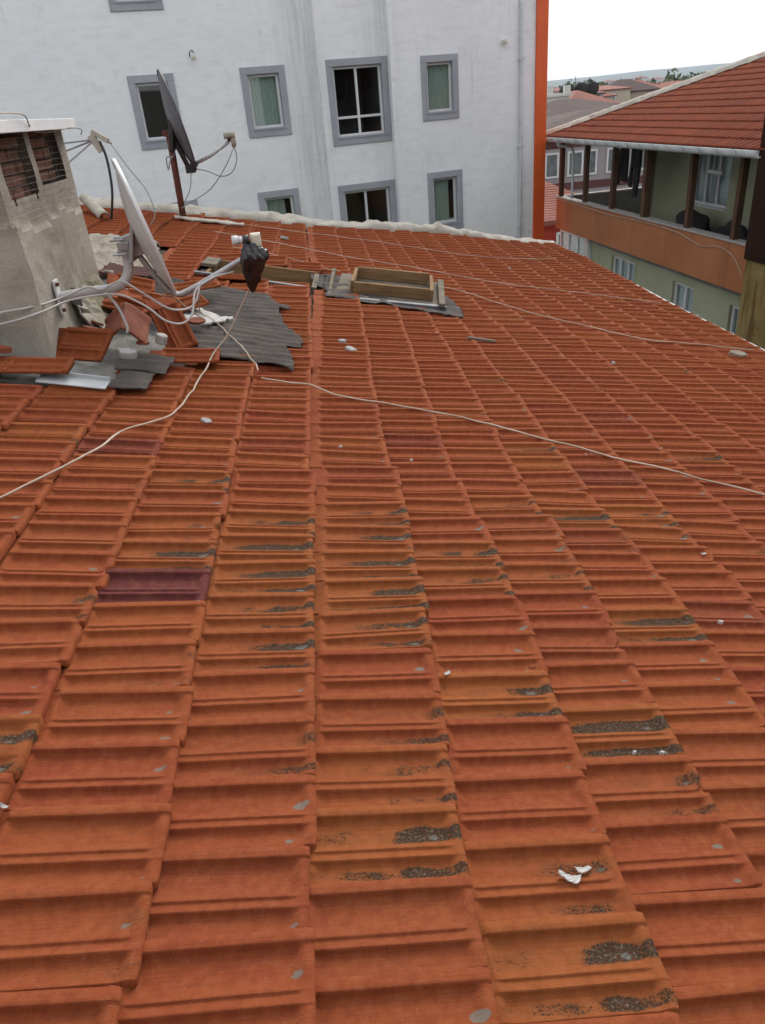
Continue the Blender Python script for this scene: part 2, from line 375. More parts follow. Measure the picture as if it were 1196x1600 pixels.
M['cloth'] = simple('black_cloth', (0.010,0.009,0.010), (0.022,0.02,0.021), 8, 0.95, bump=0.3)
M['cloth_brown'] = simple('brown_cloth', (0.10,0.055,0.035), (0.16,0.09,0.06), 8, 0.95, bump=0.3)
M['asphalt'] = simple('asphalt', (0.045,0.045,0.047), (0.062,0.062,0.062), 2, 0.9)
M['town_ground'] = simple('town_ground', (0.085,0.085,0.075), (0.12,0.115,0.10), 0.05, 0.95)

# ------------------------------------------------------------------ ground, hill
GZ = -14.0
def ground():
    b = MB()
    def P(i, j):
        x = -3800 + i*95.0; y = -300 + j*72.0
        h = 0
        d = max(0.0, (y - 1500)/2700.0)
        if y > 1400:
            h = (min(1, d)**1.3) * (60 + 7*math.sin(x*0.0011+0.6) + 5*math.sin(x*0.0037) + 4*noise.noise(Vector((x*0.004, y*0.002, 0))))
        return (x, y, GZ - 0.02 + h)
    b.grid(P, 80, 70); return b
n = N('hill_ground'); co = n.coord('Object')
gc = n.mix(n.ramp(n.noise(co, 0.006, 8, 0.7), 0.40, 0.60), (0.035,0.055,0.035), (0.075,0.09,0.06))
gc = n.mix(n.ramp(n.noise(co, 0.03, 6, 0.7), 0.58, 0.66, 0, 0.7), gc, (0.20,0.185,0.15))
M['hill'] = n.fin(gc, 0.95)
tag(ground().build('ground', M['hill'], smooth=True), kind='structure')
tag(MB().box(4.6, 8.9, -60, 33, GZ-0.3, GZ+0.0).build('road', M['asphalt']), kind='structure')

# ------------------------------------------------------------------ our roof
TAU = R(12); TT = math.tan(TAU); DX = 0.335; DY = 0.2; LEN = DX/math.cos(TAU)
def wv(x, y):
    return 0.010*math.sin(0.95*y+0.6*x+0.3) + 0.007*math.sin(2.1*x-0.8*y+1.3) + 0.005*math.sin(2.9*y+1.1*x)
def rz(x, y): return -TT*x + wv(x, y)
def drift(k, y):
    a = 0.036*math.exp(-((k+0.4)/1.7)**2) + 0.006
    d = a*(min(y, 6.5)-0.8)
    if y > 3.15 and -3 < k < 1: d -= 0.035
    if y > 2.75 and 0 <= k < 3: d -= 0.022
    return d
def xc(k, y): return 0.17 + DX*k + drift(k, y) + 0.007*math.sin(1.3*y + k*2.1) + 0.004*math.sin(3.7*y + k*5.3)     # x of the upper end of course k
def verge_y(x): return 11.55 + (x+1.65)*0.352
PV = [(0,-8),(0.010,14),(0.022,22),(0.040,24.5),(0.140,24.5),(0.150,23.5),(0.158,19),(0.168,12.5),(0.182,7.4),(0.21,4.4),(0.25,2.4),(0.32,0.6),(0.40,0),(0.46,2.2),(0.515,7.4),
      (0.560,13),(0.588,15.4),(0.598,15),(0.605,11.8),(0.615,10.4),(0.64,10.6),(0.68,13.4),(0.708,16),(0.720,15.6),(0.729,11),(0.741,5.4),(0.757,2.2),(0.78,0.2),(0.82,-1.2),(0.88,-1.2),(0.93,1.6),(0.972,5.4),(0.988,5.4),(1.0,-10)]
PV_LOW = [(0,-8),(0.02,18),(0.045,24.5),(0.147,24.5),(0.160,17),(0.182,7.4),(0.23,3.2),(0.30,1.0),(0.40,0),(0.50,6.0),(0.592,15.4),(0.612,10.6),(0.712,16),(0.736,6.4),(0.77,0.8),(0.83,-1.2),(0.92,1.4),(0.98,5.4),(1.0,-8)]
PU = [-0.24,-0.03,0.0,0.02,0.045,0.07,0.10,0.16,0.34,0.52,0.70,0.84,0.885,0.915,0.94,0.965,0.985,1.0,1.012,1.016]
PU_LOW = [-0.22,-0.02,0.03,0.09,0.5,0.88,0.95,1.0,1.012]
def sstep(a, b, x):
    t = max(0, min(1, (x-a)/(b-a))); return t*t*(3-2*t)
def tile_mesh_data(PV, PU, sd):
    vs, uvs, fs = [], [], []
    nu, nv = len(PU), len(PV)
    chip = {2:(1.0,0.02,0.16), 6:(1.0,0.55,0.10), 7:(1.0,0.05,0.10)}.get(sd)
    for iu, u in enumerate(PU):
        for iv, (v, h) in enumerate(PV):
            rim = 20.5 - 8.5*v
            deep = 1 - min(1, max(0, h)/19.0)
            e1 = sstep(0.965 - 0.012*(1-deep), 0.90 + 0.0*deep, u); e0 = sstep(-0.02, 0.065, u)
            B = min(e1, e0)
            edge = (iv == 0 or iv == nv-1)
            hh = h if edge else (rim + (h-rim)*B if h < rim else h)
            if u < 0: hh = min(hh, 7.0)
            if u > 0.998: hh -= 3.0 if not edge else 0
            z = hh*0.001 + 0.025*u
            if iu == nu-1: z = 0.025*u - 0.014
            z += 0.0012*noise.noise(Vector((u*3+sd*5, v*2, sd)))
            yv = 1 - v     # v = 0 is the far side
            cx = 0.004*noise.noise(Vector((sd*3.1, v*2.2, 0.5))) if u > 0.9 else 0
            # rounded plan corners at the lower end
            if u > 0.96:
                cx -= 0.012*max(0, (0.06-v)/0.06)**2 + 0.010*max(0, (v-0.95)/0.05)**2
            if chip and u > 0.80:
                cu, cv, cr = chip; dd_ = math.hypot((u-cu)*1.7, v-cv) + 0.05*noise.noise(Vector((u*40, v*40, sd)))
                if dd_ < cr and u > 0.9: cx -= 0.020*(1-dd_/cr)**0.5; z -= 0.003
            vs.append((u*LEN + cx, (yv-0.5)*DY*0.992, z)); uvs.append((u, v))
    for i in range(nu-1):
        for j in range(nv-1):
            a = i*nv+j
            fs.append((a, a+1, a+nv+1, a+nv))
    return vs, uvs, fs
def tile_mesh(name, PV, PU, sd, mat):
    vs, uvs, fs = tile_mesh_data(PV, PU, sd)
    me = bpy.data.meshes.new(name); me.from_pydata(vs, [], fs)
    lay = me.uv_layers.new(name='UVMap')
    for l in me.loops: lay.data[l.index].uv = uvs[l.vertex_index]
    for p in me.polygons: p.use_smooth = True
    me.materials.append(mat); me.update()
    # faces point up
    if me.polygons[len(me.polygons)//2].normal.z < 0: me.flip_normals()
    return me
camR = rm.transposed(); FPX = 1163.9
def toimg(p):
    c = camR @ (Vector(p) - Vector((0,0,1.5)))
    if c.z > -0.05: return None
    return (598 + FPX*c.x/-c.z, 800 - FPX*c.y/-c.z, -c.z)
def inpoly(x, y, poly):
    r = False; n = len(poly)
    for i in range(n):
        x1, y1 = poly[i]; x2, y2 = poly[(i+1) % n]
        if (y1 > y) != (y2 > y) and x < (x2-x1)*(y-y1)/(y2-y1)+x1: r = not r
    return r
SHEET = [(-0.99,6.72),(-0.70,6.70),(-0.44,6.66),(-0.37,6.36),(-0.24,6.20),(-0.33,6.12),(-0.29,5.72),(-0.15,5.38),(-0.16,5.15),(-0.26,5.13),(-0.20,4.58),(-0.33,4.66),(-0.52,4.72),(-0.84,4.76),(-0.93,5.10),(-0.98,5.7)]
NO_TILE = [
    [(-3.0,3.98),(-1.18,3.98),(-1.06,4.02),(-0.99,4.1),(-0.99,4.5),(-0.70,4.86),(-0.48,5.0),(-0.45,6.45),(-0.9,6.75),(-1.6,6.75),(-3.0,6.6)],
    [(-3.2,6.5),(-1.62,6.5),(-1.30,6.8),(-1.36,7.5),(-1.60,8.75),(-3.2,8.75)],
    [(-1.12,7.28),(0.05,7.22),(1.15,7.0),(1.15,7.72),(0.2,7.98),(-1.12,8.02)],
]
roof = empty('tiled_roof', (0,0,0), 0, 'terracotta tiled roof in the foreground, sloping down to the eave on the right', 'roof')
special = {}      # (x,y) -> (tint, moss, purple)
for (x, y, t, m, p) in [(0.70,1.60,0.8,1.35,0),(0.00,1.04,0.9,1.05,0),(0.34,0.92,0.9,0.95,0),(-0.25,2.42,0.8,1.15,0),(-0.25,2.22,0.85,1.0,0),(0.09,2.31,0.8,0.9,0),(0.07,2.05,0.95,1.1,0),
                        (-0.58,2.13,0.1,0.1,1.0),(1.01,2.04,0.85,1.1,0),(1.01,2.85,0.85,1.1,0),(-0.60,2.33,0.5,0.95,0),(0.34,1.13,0.75,0.55,0),(0.0,1.30,0.7,0.6,0),(0.34,2.35,0.6,0.85,0),
                        (-0.3,1.42,0.4,0.5,0),(0.02,1.62,0.4,0.55,0),(0.1,2.5,0.5,0.75,0),(-0.6,1.92,0.95,0.2,0),(-0.6,2.62,0.9,0.5,0),(-0.95,2.75,0.6,0.4,0),(-1.0,3.3,0.3,0.1,0.55),(0.7,2.9,0.7,0.6,0),
                        (0.36,3.7,0.2,0.1,0.35),(-0.3,1.9,0.5,0.7,0),(-0.62,1.0,0.6,0.35,0),(-0.95,1.5,0.8,0.7,0),(1.35,2.2,0.4,0.1,0.25),(1.45,3.3,0.4,0.3,0.45),(1.0,3.6,0.8,0.7,0),(-0.25,2.62,0.7,0.9,0),(-0.25,2.02,0.7,0.8,0),(0.09,1.85,0.8,0.7,0),(0.42,2.15,0.7,0.7,0),(0.70,1.40,0.6,0.5,0),(-0.58,2.85,0.6,0.8,0),(0.09,2.75,0.6,0.7,0),(0.75,2.4,0.7,0.6,0),(1.1,1.2,0.5,0.6,0),(-1.0,2.1,0.6,0.5,0)]:
    special[(x, y)] = (t, m, p)
cells = []
for k in range(-14, 12):
    y = -1.0 + (0.02 if k % 2 == 0 else 0.12) + rng.uniform(-0.025, 0.025)
    while True:
        y += DY + rng.uniform(-0.0015, 0.0015)
        x = xc(k, y)
        xm = x + 0.17
        if y > verge_y(xm) - 0.02: break
        if x > 3.90: break
        if any(inpoly(xm, y, P) for P in NO_TILE): continue
        z = rz(xm, y) + TT*0.17
        sl = (rz(xm+0.15, y) - rz(xm-0.15, y))/0.3
        ry = -math.atan(sl) + rng.gauss(0, 0.011)
        rx = (rz(xm, y+0.1)-rz(xm, y-0.1))/0.2 + rng.gauss(0, 0.012)
        rzz = rng.gauss(0, 0.009)
        t = min(1, max(0, rng.gauss(0.45, 0.15)))
        m = max(0, rng.gauss(0.22, 0.20)); p = max(0, rng.gauss(-0.06, 0.085))
        if rng.random() < 0.07: m = rng.uniform(0.6, 1.2); t = rng.uniform(0.6, 1)
        for (sx_, sy_), val in special.items():
            if abs(sy_-y) < 0.1 and 0 <= sx_-x < DX: t, m, p = val[0]*0.8, val[1]*1.5, val[2]
        q = toimg((xm, y, rz(xm, y)+0.01)); vis = 0
        if q and -60 < q[0] < 1260 and 300 < q[1] < 1700: vis = 1/q[2]**2
        cells.append([vis, x + rng.gauss(0, 0.005), y, z, rx, ry, rzz, (t, m, p), k])
cells.sort(key=lambda c: -c[0])
near, far = cells[:300], cells[300:]
tvars = [tile_mesh('tile', PV, PU, s, M['tile']) for s in range(9)]
proto = None
for i, c in enumerate(near):
    if proto is None:
        o = bpy.data.objects.new('tile', tvars[0]); proto = o
    else:
        o = proto.copy(); o.data = tvars[rng.choice((0,0,1,1,2,3,3,4,5,5,6,7,8,8))]
    col.objects.link(o); o.parent = roof
    o.location = (c[1], c[2], c[3]); o.rotation_euler = (c[4], c[5], c[6]); o.color = (c[7][0], c[7][1], c[7][2], 1)
# the field beyond: joined, same shape
def join_tiles(name, items, data, mat, parent):
    vs0, uv0, fs0 = data
    vs, fs, cols = [], [], []
    from mathutils import Euler
    base = [Vector(p) for p in vs0]
    for c in items:
        m = Matrix.Translation((c[1], c[2], c[3])) @ Euler((c[4], c[5], c[6])).to_matrix().to_4x4()
        n0 = len(vs); vs += [(m @ p)[:] for p in base]; fs += [tuple(q+n0 for q in f) for f in fs0]
        cols += [(c[7][0], c[7][1], c[7][2], 1)]*len(base)
    me = bpy.data.meshes.new(name); me.from_pydata(vs, [], fs)
    lay = me.uv_layers.new(name='UVMap'); nb = len(base)
    idx = [0]*len(me.loops); me.loops.foreach_get('vertex_index', idx)
    flat = []
    for q in idx: flat += uv0[q % nb]
    lay.data.foreach_set('uv', flat)
    at = me.color_attributes.new('var', 'FLOAT_COLOR', 'POINT')
    at.data.foreach_set('color', [w for c in cols for w in c])
    me.polygons.foreach_set('use_smooth', [True]*len(me.polygons)); me.update()
    if me.polygons[len(data[2])//2].normal.z < 0: me.flip_normals()
    o = obj_of(name, me, mat, parent); o['kind'] = 'stuff'; return o
far = far[:]
join_tiles('distant_tiles', far, tile_mesh_data(PV_LOW, PU_LOW, 1), M['tiles'], roof)
# deck under the tiles, with the hatch opening left free
OPEN = (-1.0, -0.02, 7.30, 7.92)
dk = MB()
xs = [-4.75, -3.2, OPEN[0], OPEN[1], 1.2, 2.6, 4.22]
for i in range(len(xs)-1):
    x0, x1 = xs[i], xs[i+1]
    def dq(ya0, ya1, yb0, yb1):
        dk.quad((x0,ya0,rz(x0,ya0)-0.035),(x1,ya1,rz(x1,ya1)-0.035),(x1,yb1,rz(x1,yb1)-0.035),(x0,yb0,rz(x0,yb0)-0.035))
    if x0 == OPEN[0]:
        dq(-1.1,-1.1,OPEN[2],OPEN[2]); dq(OPEN[3],OPEN[3],verge_y(x0),verge_y(x1))
    else:
        ys = [-1.1, 1, 3, 5, 7, 9]
        for a, b in zip(ys, ys[1:]): dq(a, a, b, b)
        dq(9, 9, verge_y(x0), verge_y(x1))
dk.build('roof_deck', M['wood_deck'], roof)
# back slope and walls of our own building
bk = MB(); zr = rz(-4.75, 5)
bk.quad((-4.75,-1.1,zr),(-4.75,verge_y(-4.75),zr),(-9.5,verge_y(-9.5),zr-1.0),(-9.5,-1.1,zr-1.0))
bk.build('back_slope', M['terra'], roof)
wl = MB()
e = 4.02
wl.add([(e,-1.1,GZ),(e,verge_y(e)-0.1,GZ),(-9.4,verge_y(-9.4)-0.1,GZ),(-9.4,-1.1,GZ),
        (e,-1.1,rz(e,2)-0.06),(e,verge_y(e)-0.1,rz(e,12)-0.06),(-4.75,verge_y(-4.75)-0.1,zr-0.06),(-9.4,verge_y(-9.4)-0.1,zr-1.05),(-9.4,-1.1,zr-1.05),(-4.75,-1.1,zr-0.06)],
       [(0,1,5,4),(1,2,7,6,5),(2,3,8,7),(3,0,4,9,8)])
wl.build('wall', M['green_wall'], roof)
# gutter along the eave
gt = MB(); gy0, gy1 = -1.0, verge_y(4.2)
prof = [(0.0,0.02),(0.0,-0.05),(0.03,-0.085),(0.07,-0.085),(0.10,-0.05),(0.10,0.0),(0.112,0.004),(0.112,-0.055),(0.075,-0.097),(0.025,-0.097),(-0.01,-0.055)]
gx, gz = 4.19, -TT*4.19 - 0.012
ny = 44
gt.grid(lambda i, j: (gx+prof[j][0], gy0+(gy1-gy0)*i/ny, gz+prof[j][1]+wv(4.2, gy0+(gy1-gy0)*i/ny)*0.6), ny, len(prof)-1)
g = gt.build('gutter', M['gutter'], roof)
for i in range(16):
    y = 1.2 + i*0.78
    MB().box(gx-0.03, gx+0.128, y, y+0.022, gz-0.112, gz+0.006).build('bracket', M['zinc'], g)
# mortar along the far verge
vm = MB(); NVG = 190
def vmP(i, j):
    x = -4.75 + (4.28+4.75)*i/NVG; y0 = verge_y(x); t = j/9.0
    ang = t*math.pi
    lump = 1 + 0.35*noise.noise(Vector((x*3.2, t*2, 1.3))) + 0.30*noise.noise(Vector((x*9.0, t*3, 4.3)))
    hgt = (0.145 + 0.05*noise.noise(Vector((x*1.3, 0, 7.0)))) * lump
    hgt *= 1.0 - 0.45*sstep(2.2, 4.2, x)
    yy = y0 - 0.20*math.cos(ang)*(1+0.4*noise.noise(Vector((x*4.5, 9.0, t)))) + 0.02
    ts = 0.02*math.sin(2*math.pi*(x/0.335))*(1-t)
    return (x + 0.02*noise.noise(Vector((x*7, t*5, 2))), yy + ts, rz(x, y0) - 0.03 + hgt*math.sin(ang)**0.6)
vm.grid(vmP, NVG, 9)
vm.build('mortar_verge', M['verge'], roof, smooth=True)

# ------------------------------------------------------------------ white building behind
WD = 21.13; WA = R(16)
wb = empty('white_building', (-math.sin(WA)*WD, math.cos(WA)*WD, 0), WA, 'tall white stucco apartment building with grey framed windows and an orange corner strip', 'building')
def wall_grid(b, x0, x1, z0, z1, yd, opens):
    xs = sorted({x0, x1, *[o[0] for o in opens], *[o[1] for o in opens]}); zs = sorted({z0, z1, *[o[2] for o in opens], *[o[3] for o in opens]})
    for i in range(len(xs)-1):
        for j in range(len(zs)-1):
            cx, cz = (xs[i]+xs[i+1])/2, (zs[j]+zs[j+1])/2
            if any(o[0] < cx < o[1] and o[2] < cz < o[3] for o in opens): continue
            b.quad((xs[i],yd,zs[j]),(xs[i+1],yd,zs[j]),(xs[i+1],yd,zs[j+1]),(xs[i],yd,zs[j+1]))
def ringframe(b, x0, x1, z0, z1, w, ya, yb):
    b.box(x0,x1,ya,yb,z1-w,z1); b.box(x0,x1,ya,yb,z0,z0+w); b.box(x0,x0+w,ya,yb,z0+w,z1-w); b.box(x1-w,x1,ya,yb,z0+w,z1-w)
def facade_window(parent, x0, x1, z0, z1, yd, kind):
    tw = 0.165
    t = MB(); ringframe(t, x0, x1, z0, z1, tw, yd-0.035, yd+0.16)
    w = t.build('window', M['trim'], parent, bevel=0.008)
    a0, a1, c0, c1 = x0+tw, x1-tw, z0+tw, z1-tw
    MB().box(a0-0.03, a1+0.03, yd-0.055, yd+0.10, c0-0.012, c0+0.025).build('sill', M['trim'], w)
    f = MB(); ringframe(f, a0+0.002, a1-0.002, c0+0.027, c1-0.002, 0.062, yd+0.075, yd+0.135)
    g0, g1, h0, h1 = a0+0.064, a1-0.064, c0+0.089, c1-0.064
    panes = [(g0, g1, h0, h1)]
    if kind == 'double':
        xm = (g0+g1)/2 - 0.02; zm = h0 + (h1-h0)*0.26
        f.box(xm-0.032, xm+0.032, yd+0.077, yd+0.133, h0, h1)
        f.box(g0, xm-0.032, yd+0.079, yd+0.131, zm-0.03, zm+0.03); f.box(xm+0.032, g1, yd+0.079, yd+0.131, zm-0.03, zm+0.03)
        panes = [(g0, xm-0.032, h0, zm-0.03), (xm+0.032, g1, h0, zm-0.03), (g0, xm-0.032, zm+0.03, h1), (xm+0.032, g1, zm+0.03, h1)]
    f.build('frame', M['pvc'], w, bevel=0.006)
    for i, p in enumerate(panes):
        MB().box(p[0], p[1], yd+0.100, yd+0.108, p[2], p[3]).build('pane', M['glass'], w)
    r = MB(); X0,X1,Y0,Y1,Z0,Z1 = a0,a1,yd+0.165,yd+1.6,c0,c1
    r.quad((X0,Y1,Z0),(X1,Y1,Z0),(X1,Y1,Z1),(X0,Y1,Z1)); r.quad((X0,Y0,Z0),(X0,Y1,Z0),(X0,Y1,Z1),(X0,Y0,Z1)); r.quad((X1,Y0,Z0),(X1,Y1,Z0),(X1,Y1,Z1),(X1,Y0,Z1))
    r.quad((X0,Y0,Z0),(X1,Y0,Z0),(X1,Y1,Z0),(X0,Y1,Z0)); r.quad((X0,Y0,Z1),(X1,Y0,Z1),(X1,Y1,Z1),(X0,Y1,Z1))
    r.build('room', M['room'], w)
    if kind in ('blind', 'half'):
        xa, xb = a0+0.02, (a1-0.02 if kind == 'blind' else a0 + (a1-a0)*0.74)
        nn = 60
        bl = MB(); ph = rng.uniform(0, 6)
        bl.grid(lambda i, j: (xa+(xb-xa)*i/nn, yd+0.185+0.022*math.sin(2*math.pi*i/5.2+ph+0.5*math.sin(i*0.31)), (c0+0.02)+(c1-c0-0.03)*j), nn, 1)
        bl.build('curtain', M['blind'], w, smooth=True)
    if kind == 'half':   # the sash stands open at the right
        s = MB(); xh = g1+0.03
        s.bar((xh, yd+0.11, h0), (xh, yd+0.11, h1), 0.05, 0.05); s.bar((xh-0.16, yd+0.42, h0), (xh-0.16, yd+0.42, h1), 0.05, 0.05)
        s.bar((xh, yd+0.11, h1), (xh-0.16, yd+0.42, h1), 0.05, 0.05); s.bar((xh, yd+0.11, h0), (xh-0.16, yd+0.42, h0), 0.05, 0.05)
        s.build('open_sash', M['pvc'], w)
    return (a0, a1, c0, c1), w
secs = [(-14, 6.74, 0.0, [(1.95,3.15,3.86,5.44,'plain'),(2.0,3.08,1.01,2.59,'plain'),(4.71,5.85,1.04,2.60,'blind'),(1.95,3.11,-1.79,-0.24,'plain'),(4.71,5.83,-1.79,-0.25,'half')]),
        (6.67, 8.62, -0.25, [(6.87,8.54,0.665,2.63,'double'),(6.87,8.54,-2.12,-0.305,'double')]),
        (8.53, 13.10, -0.50, [(9.38,10.46,1.05,2.56,'blind'),(9.43,10.50,-1.79,-0.23,'half')])]
wm = MB()
for (x0, x1, yd, wins) in secs:
    ops = []
    for (a, b, c, d, kind) in wins:
        op, w = facade_window(wb, a, b, c, d, yd, kind)
        ops.append((a+0.10, b-0.10, c+0.10, d-0.10))
    wall_grid(wm, x0, x1, GZ, 11, yd, ops)
wm.quad((6.70,-0.25,GZ),(6.70,0.0,GZ),(6.70,0.0,11),(6.70,-0.25,11))
wm.quad((8.55,-0.50,GZ),(8.55,-0.25,GZ),(8.55,-0.25,11),(8.55,-0.50,11))
wm.quad((13.10,-0.50,GZ),(13.10,9,GZ),(13.10,9,11),(13.10,-0.5,11))
wm.quad((-14,9,GZ),(13.1,9,GZ),(13.1,9,11),(-14,9,11)); wm.quad((-14,0,GZ),(-14,9,GZ),(-14,9,11),(-14,0,11)); wm.quad((-14,-0.5,11),(13.1,-0.5,11),(13.1,9,11),(-14,9,11))
wm.build('wall', M['white_wall'], wb)
oc = MB(); oc.box(12.84, 13.10, -0.56, -0.505, GZ, 11.2); oc.box(13.103, 13.20, -0.56, 0.6, GZ, 11.2)
oc.build('corner_strip', M['orange'], wb)
dp = MB(); dp.tube([(12.36,-0.57,GZ),(12.36,-0.57,3.58),(12.36,-0.5,3.72)], 0.045, 10); dpo = dp.build('downpipe', M['grey_metal'], wb, smooth=True)
for z in (-2.0, 0.15, 2.3): MB().box(12.295,12.425,-0.625,-0.502,z,z+0.06).build('pipe_clip', M['grey_metal'], dpo)
lm = empty('wall_lamp', (0,0,0), 0); lm.parent = wb
MB().tube([(3.61,-0.09,2.83),(3.61,-0.09,2.93)], 0.045, 10).build('lamp_shade', M['lnb'], lm, smooth=True)
MB().tube(smooth_path([(3.56,0.0,2.90),(3.56,-0.06,2.98),(3.61,-0.09,3.02),(3.66,-0.06,2.97)]), 0.011, 6).build('lamp_bracket', M['black_metal'], lm)
cb = MB(); cb.box(11.80,11.88,-0.62,-0.50,2.72,2.80); cb.box(11.79,11.93,-0.60,-0.56,2.70,2.73); cb.build('junction_box', M['lnb'], wb, bevel=0.01)

rb = empty('unseen_rear_building', (0,-3.2,0), 0, 'unseen block behind the camera, mirrored in the window behind the dark dish', 'building')  # unseen, inferred from a window reflection; added to block sky light from behind
MB().box(-9, 8.6, -9, 0, GZ, 3.2).build('wall', M['conc_wall'], rb); MB().box(-2.5, 0.5, -5, -0.5, 3.4, 5.2).build('unseen_tower', M['conc_wall'], rb)
# ------------------------------------------------------------------ house on the right with the terrace
BO = (8.985, 0.518, 0)
hb = empty('terrace_house', BO, R(3.3), 'pale green house with an orange terrace parapet, timber posts and red hipped roof', 'house')
Y0, Y1 = 11.5, 23.68
pr = MB(); pr.box(0, 0.16, Y0, Y1, -2.28, -1.39); pr.box(0.16, 7, Y1-0.16, Y1, -2.28, -1.39)
pr.build('parapet', M['parapet'], hb, bevel=0.01)
cp = MB(); cp.box(-0.03, 0.19, Y0, Y1+0.03, -1.388, -1.345); cp.box(0.19, 7, Y1-0.19, Y1+0.03, -1.388, -1.345)
cp.build('coping', M['coping'], hb, bevel=0.008)
MB().box(0.162, 7, Y0, Y1-0.162, -2.4, -2.26).build('terrace_floor', M['conc'], hb)
il = MB(); il.quad((0.165,Y0,-2.26),(0.165,Y1-0.165,-2.26),(0.165,Y1-0.165,-1.40),(0.165,Y0,-1.40)); il.quad((0.16,Y1-0.165,-2.26),(7,Y1-0.165,-2.26),(7,Y1-0.165,-1.40),(0.16,Y1-0.165,-1.40))
il.build('parapet_lining', M['conc'], hb)
for i, y in enumerate([23.5, 21.65, 19.85, 18.02, 16.0, 14.2]):
    wdt = 0.13 if i != 3 else 0.17
    p = MB(); lean = rng.uniform(-0.02, 0.02)
    p.bar((0.08, y+lean, -1.344), (0.08, y-lean, 0.20), wdt, wdt, up=(1,0,0)); p.build('post', M['post'], hb, bevel=0.008)
MB().box(0.0, 0.16, Y0, Y1+0.1, 0.20, 0.32).build('beam', M['post'], hb)
# house wall behind the terrace
hw = MB()
def hwall(b, lx, y0, y1, z0, z1, opens):
    ys = sorted({y0, y1, *[o[0] for o in opens], *[o[1] for o in opens]}); zs = sorted({z0, z1, *[o[2] for o in opens], *[o[3] for o in opens]})
    for i in range(len(ys)-1):
        for j in range(len(zs)-1):
            cy, cz = (ys[i]+ys[i+1])/2, (zs[j]+zs[j+1])/2
            if any(o[0] < cy < o[1] and o[2] < cz < o[3] for o in opens): continue
            b.quad((lx,ys[i+1],zs[j]),(lx,ys[i],zs[j]),(lx,ys[i],zs[j+1]),(lx,ys[i+1],zs[j+1]))
hwall(hw, 1.4, Y0, 20.5, -2.26, 0.42, [(16.75,18.35,-1.22,0.12)])
hw.quad((1.4,20.5,-2.26),(7,20.5,-2.26),(7,20.5,0.42),(1.4,20.5,0.42))
hw.build('house_wall', M['green_wall'], hb)
pw = MB(); pw.box(1.28, 1.62, 20.28, 20.62, -2.26, 0.42); pw.build('concrete_column', M['coping'], hb, bevel=0.015)
lw = MB()
LWIN = [(18.65,20.05,-4.0,-2.56),(15.72,16.68,-4.05,-2.62),(13.5,14.30,-4.1,-2.66)]
hwall(lw, 0.25, Y0, Y1-0.1, GZ, -2.28, LWIN)
lw.quad((0.25,Y1-0.1,GZ),(7,Y1-0.1,GZ),(7,Y1-0.1,-2.28),(0.25,Y1-0.1,-2.28))
lw.build('lower_wall', M['green_wall'], hb)
def hwindow(lx, y0, y1, z0, z1, splits, deep=0.16, net=True):
    deep = 0.10; rv = MB()
    for (a, b) in (((y0,y0),(z0,z1)),((y1,y1),(z0,z1))):
        rv.quad((lx,a[0],z0),(lx+deep,a[0],z0),(lx+deep,a[0],z1),(lx,a[0],z1))
    rv.quad((lx,y0,z0),(lx,y1,z0),(lx+deep,y1,z0),(lx+deep,y0,z0)); rv.quad((lx,y0,z1),(lx,y1,z1),(lx+deep,y1,z1),(lx+deep,y0,z1))
    w = rv.build('window', M['green_wall'], hb)
    MB().box(lx-0.03, lx+deep, y0+0.004, y1-0.004, z0+0.003, z0+0.03).build('sill', M['pvc'], w)
    f = MB(); xa, xb = lx+deep-0.03, lx+deep+0.03; fw = 0.065
    f.box(xa,xb,y0+0.002,y1-0.002,z1-fw,z1-0.002); f.box(xa,xb,y0+0.002,y1-0.002,z0+0.032,z0+0.032+fw); 
    cuts = [y0] + [y0+(y1-y0)*s for s in splits] + [y1]
    for c in cuts:
        c = min(max(c, y0+fw/2+0.002), y1-fw/2-0.002)
        f.box(xa+0.001,xb-0.001,c-fw/2,c+fw/2,z0+0.032+fw,z1-fw)
    f.build('frame', M['pvc'], w)
    for a, b in zip(cuts, cuts[1:]):
        MB().box(lx+deep-0.004, lx+deep+0.004, a+0.04, b-0.04, z0+0.09, z1-0.06).build('pane', M['glass'], w)
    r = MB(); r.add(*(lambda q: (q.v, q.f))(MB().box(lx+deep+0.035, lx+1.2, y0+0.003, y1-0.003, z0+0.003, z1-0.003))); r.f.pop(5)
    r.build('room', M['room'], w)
    if net:
        nn = 40; ya, yb = y0+(y1-y0)*rng.uniform(0.0,0.12), y1
        MB().grid(lambda i, j: (lx+deep+0.05+0.009*math.sin(i*1.25), ya+(yb-ya)*i/nn, z0+0.05+(z1-z0-0.07)*j), nn, 1).build('curtain', M['net'], w, smooth=True)
    return w
hwindow(1.4, 16.75, 18.35, -1.22, 0.12, [0.36, 0.68])
hwindow(0.25, *LWIN[0], [0.36,0.70]); hwindow(0.25, *LWIN[1], [0.5]); hwindow(0.25, *LWIN[2], [0.5])
# glazed corner loggia under the terrace
lg = MB()
for y in (21.45, 22.15, 22.85, 23.5): lg.box(0.10,0.17,y-0.04,y+0.04,-4.4,-2.29)
for z in (-4.4,-3.55,-2.36): lg.box(0.102,0.168,21.45,23.5,z,z+0.07)
lgo = lg.build('loggia_frame', M['pvc'], hb)
for a in (21.45,22.15,22.85):
    for (c, d) in ((-4.33,-3.55),(-3.48,-2.36)): MB().box(0.130,0.138,a+0.04,a+0.66,c,d).build('pane', M['glass'], lgo)
MB().box(0.175,0.24,21.4,23.55,-4.45,-2.285).build('loggia_back', M['net'], lgo)
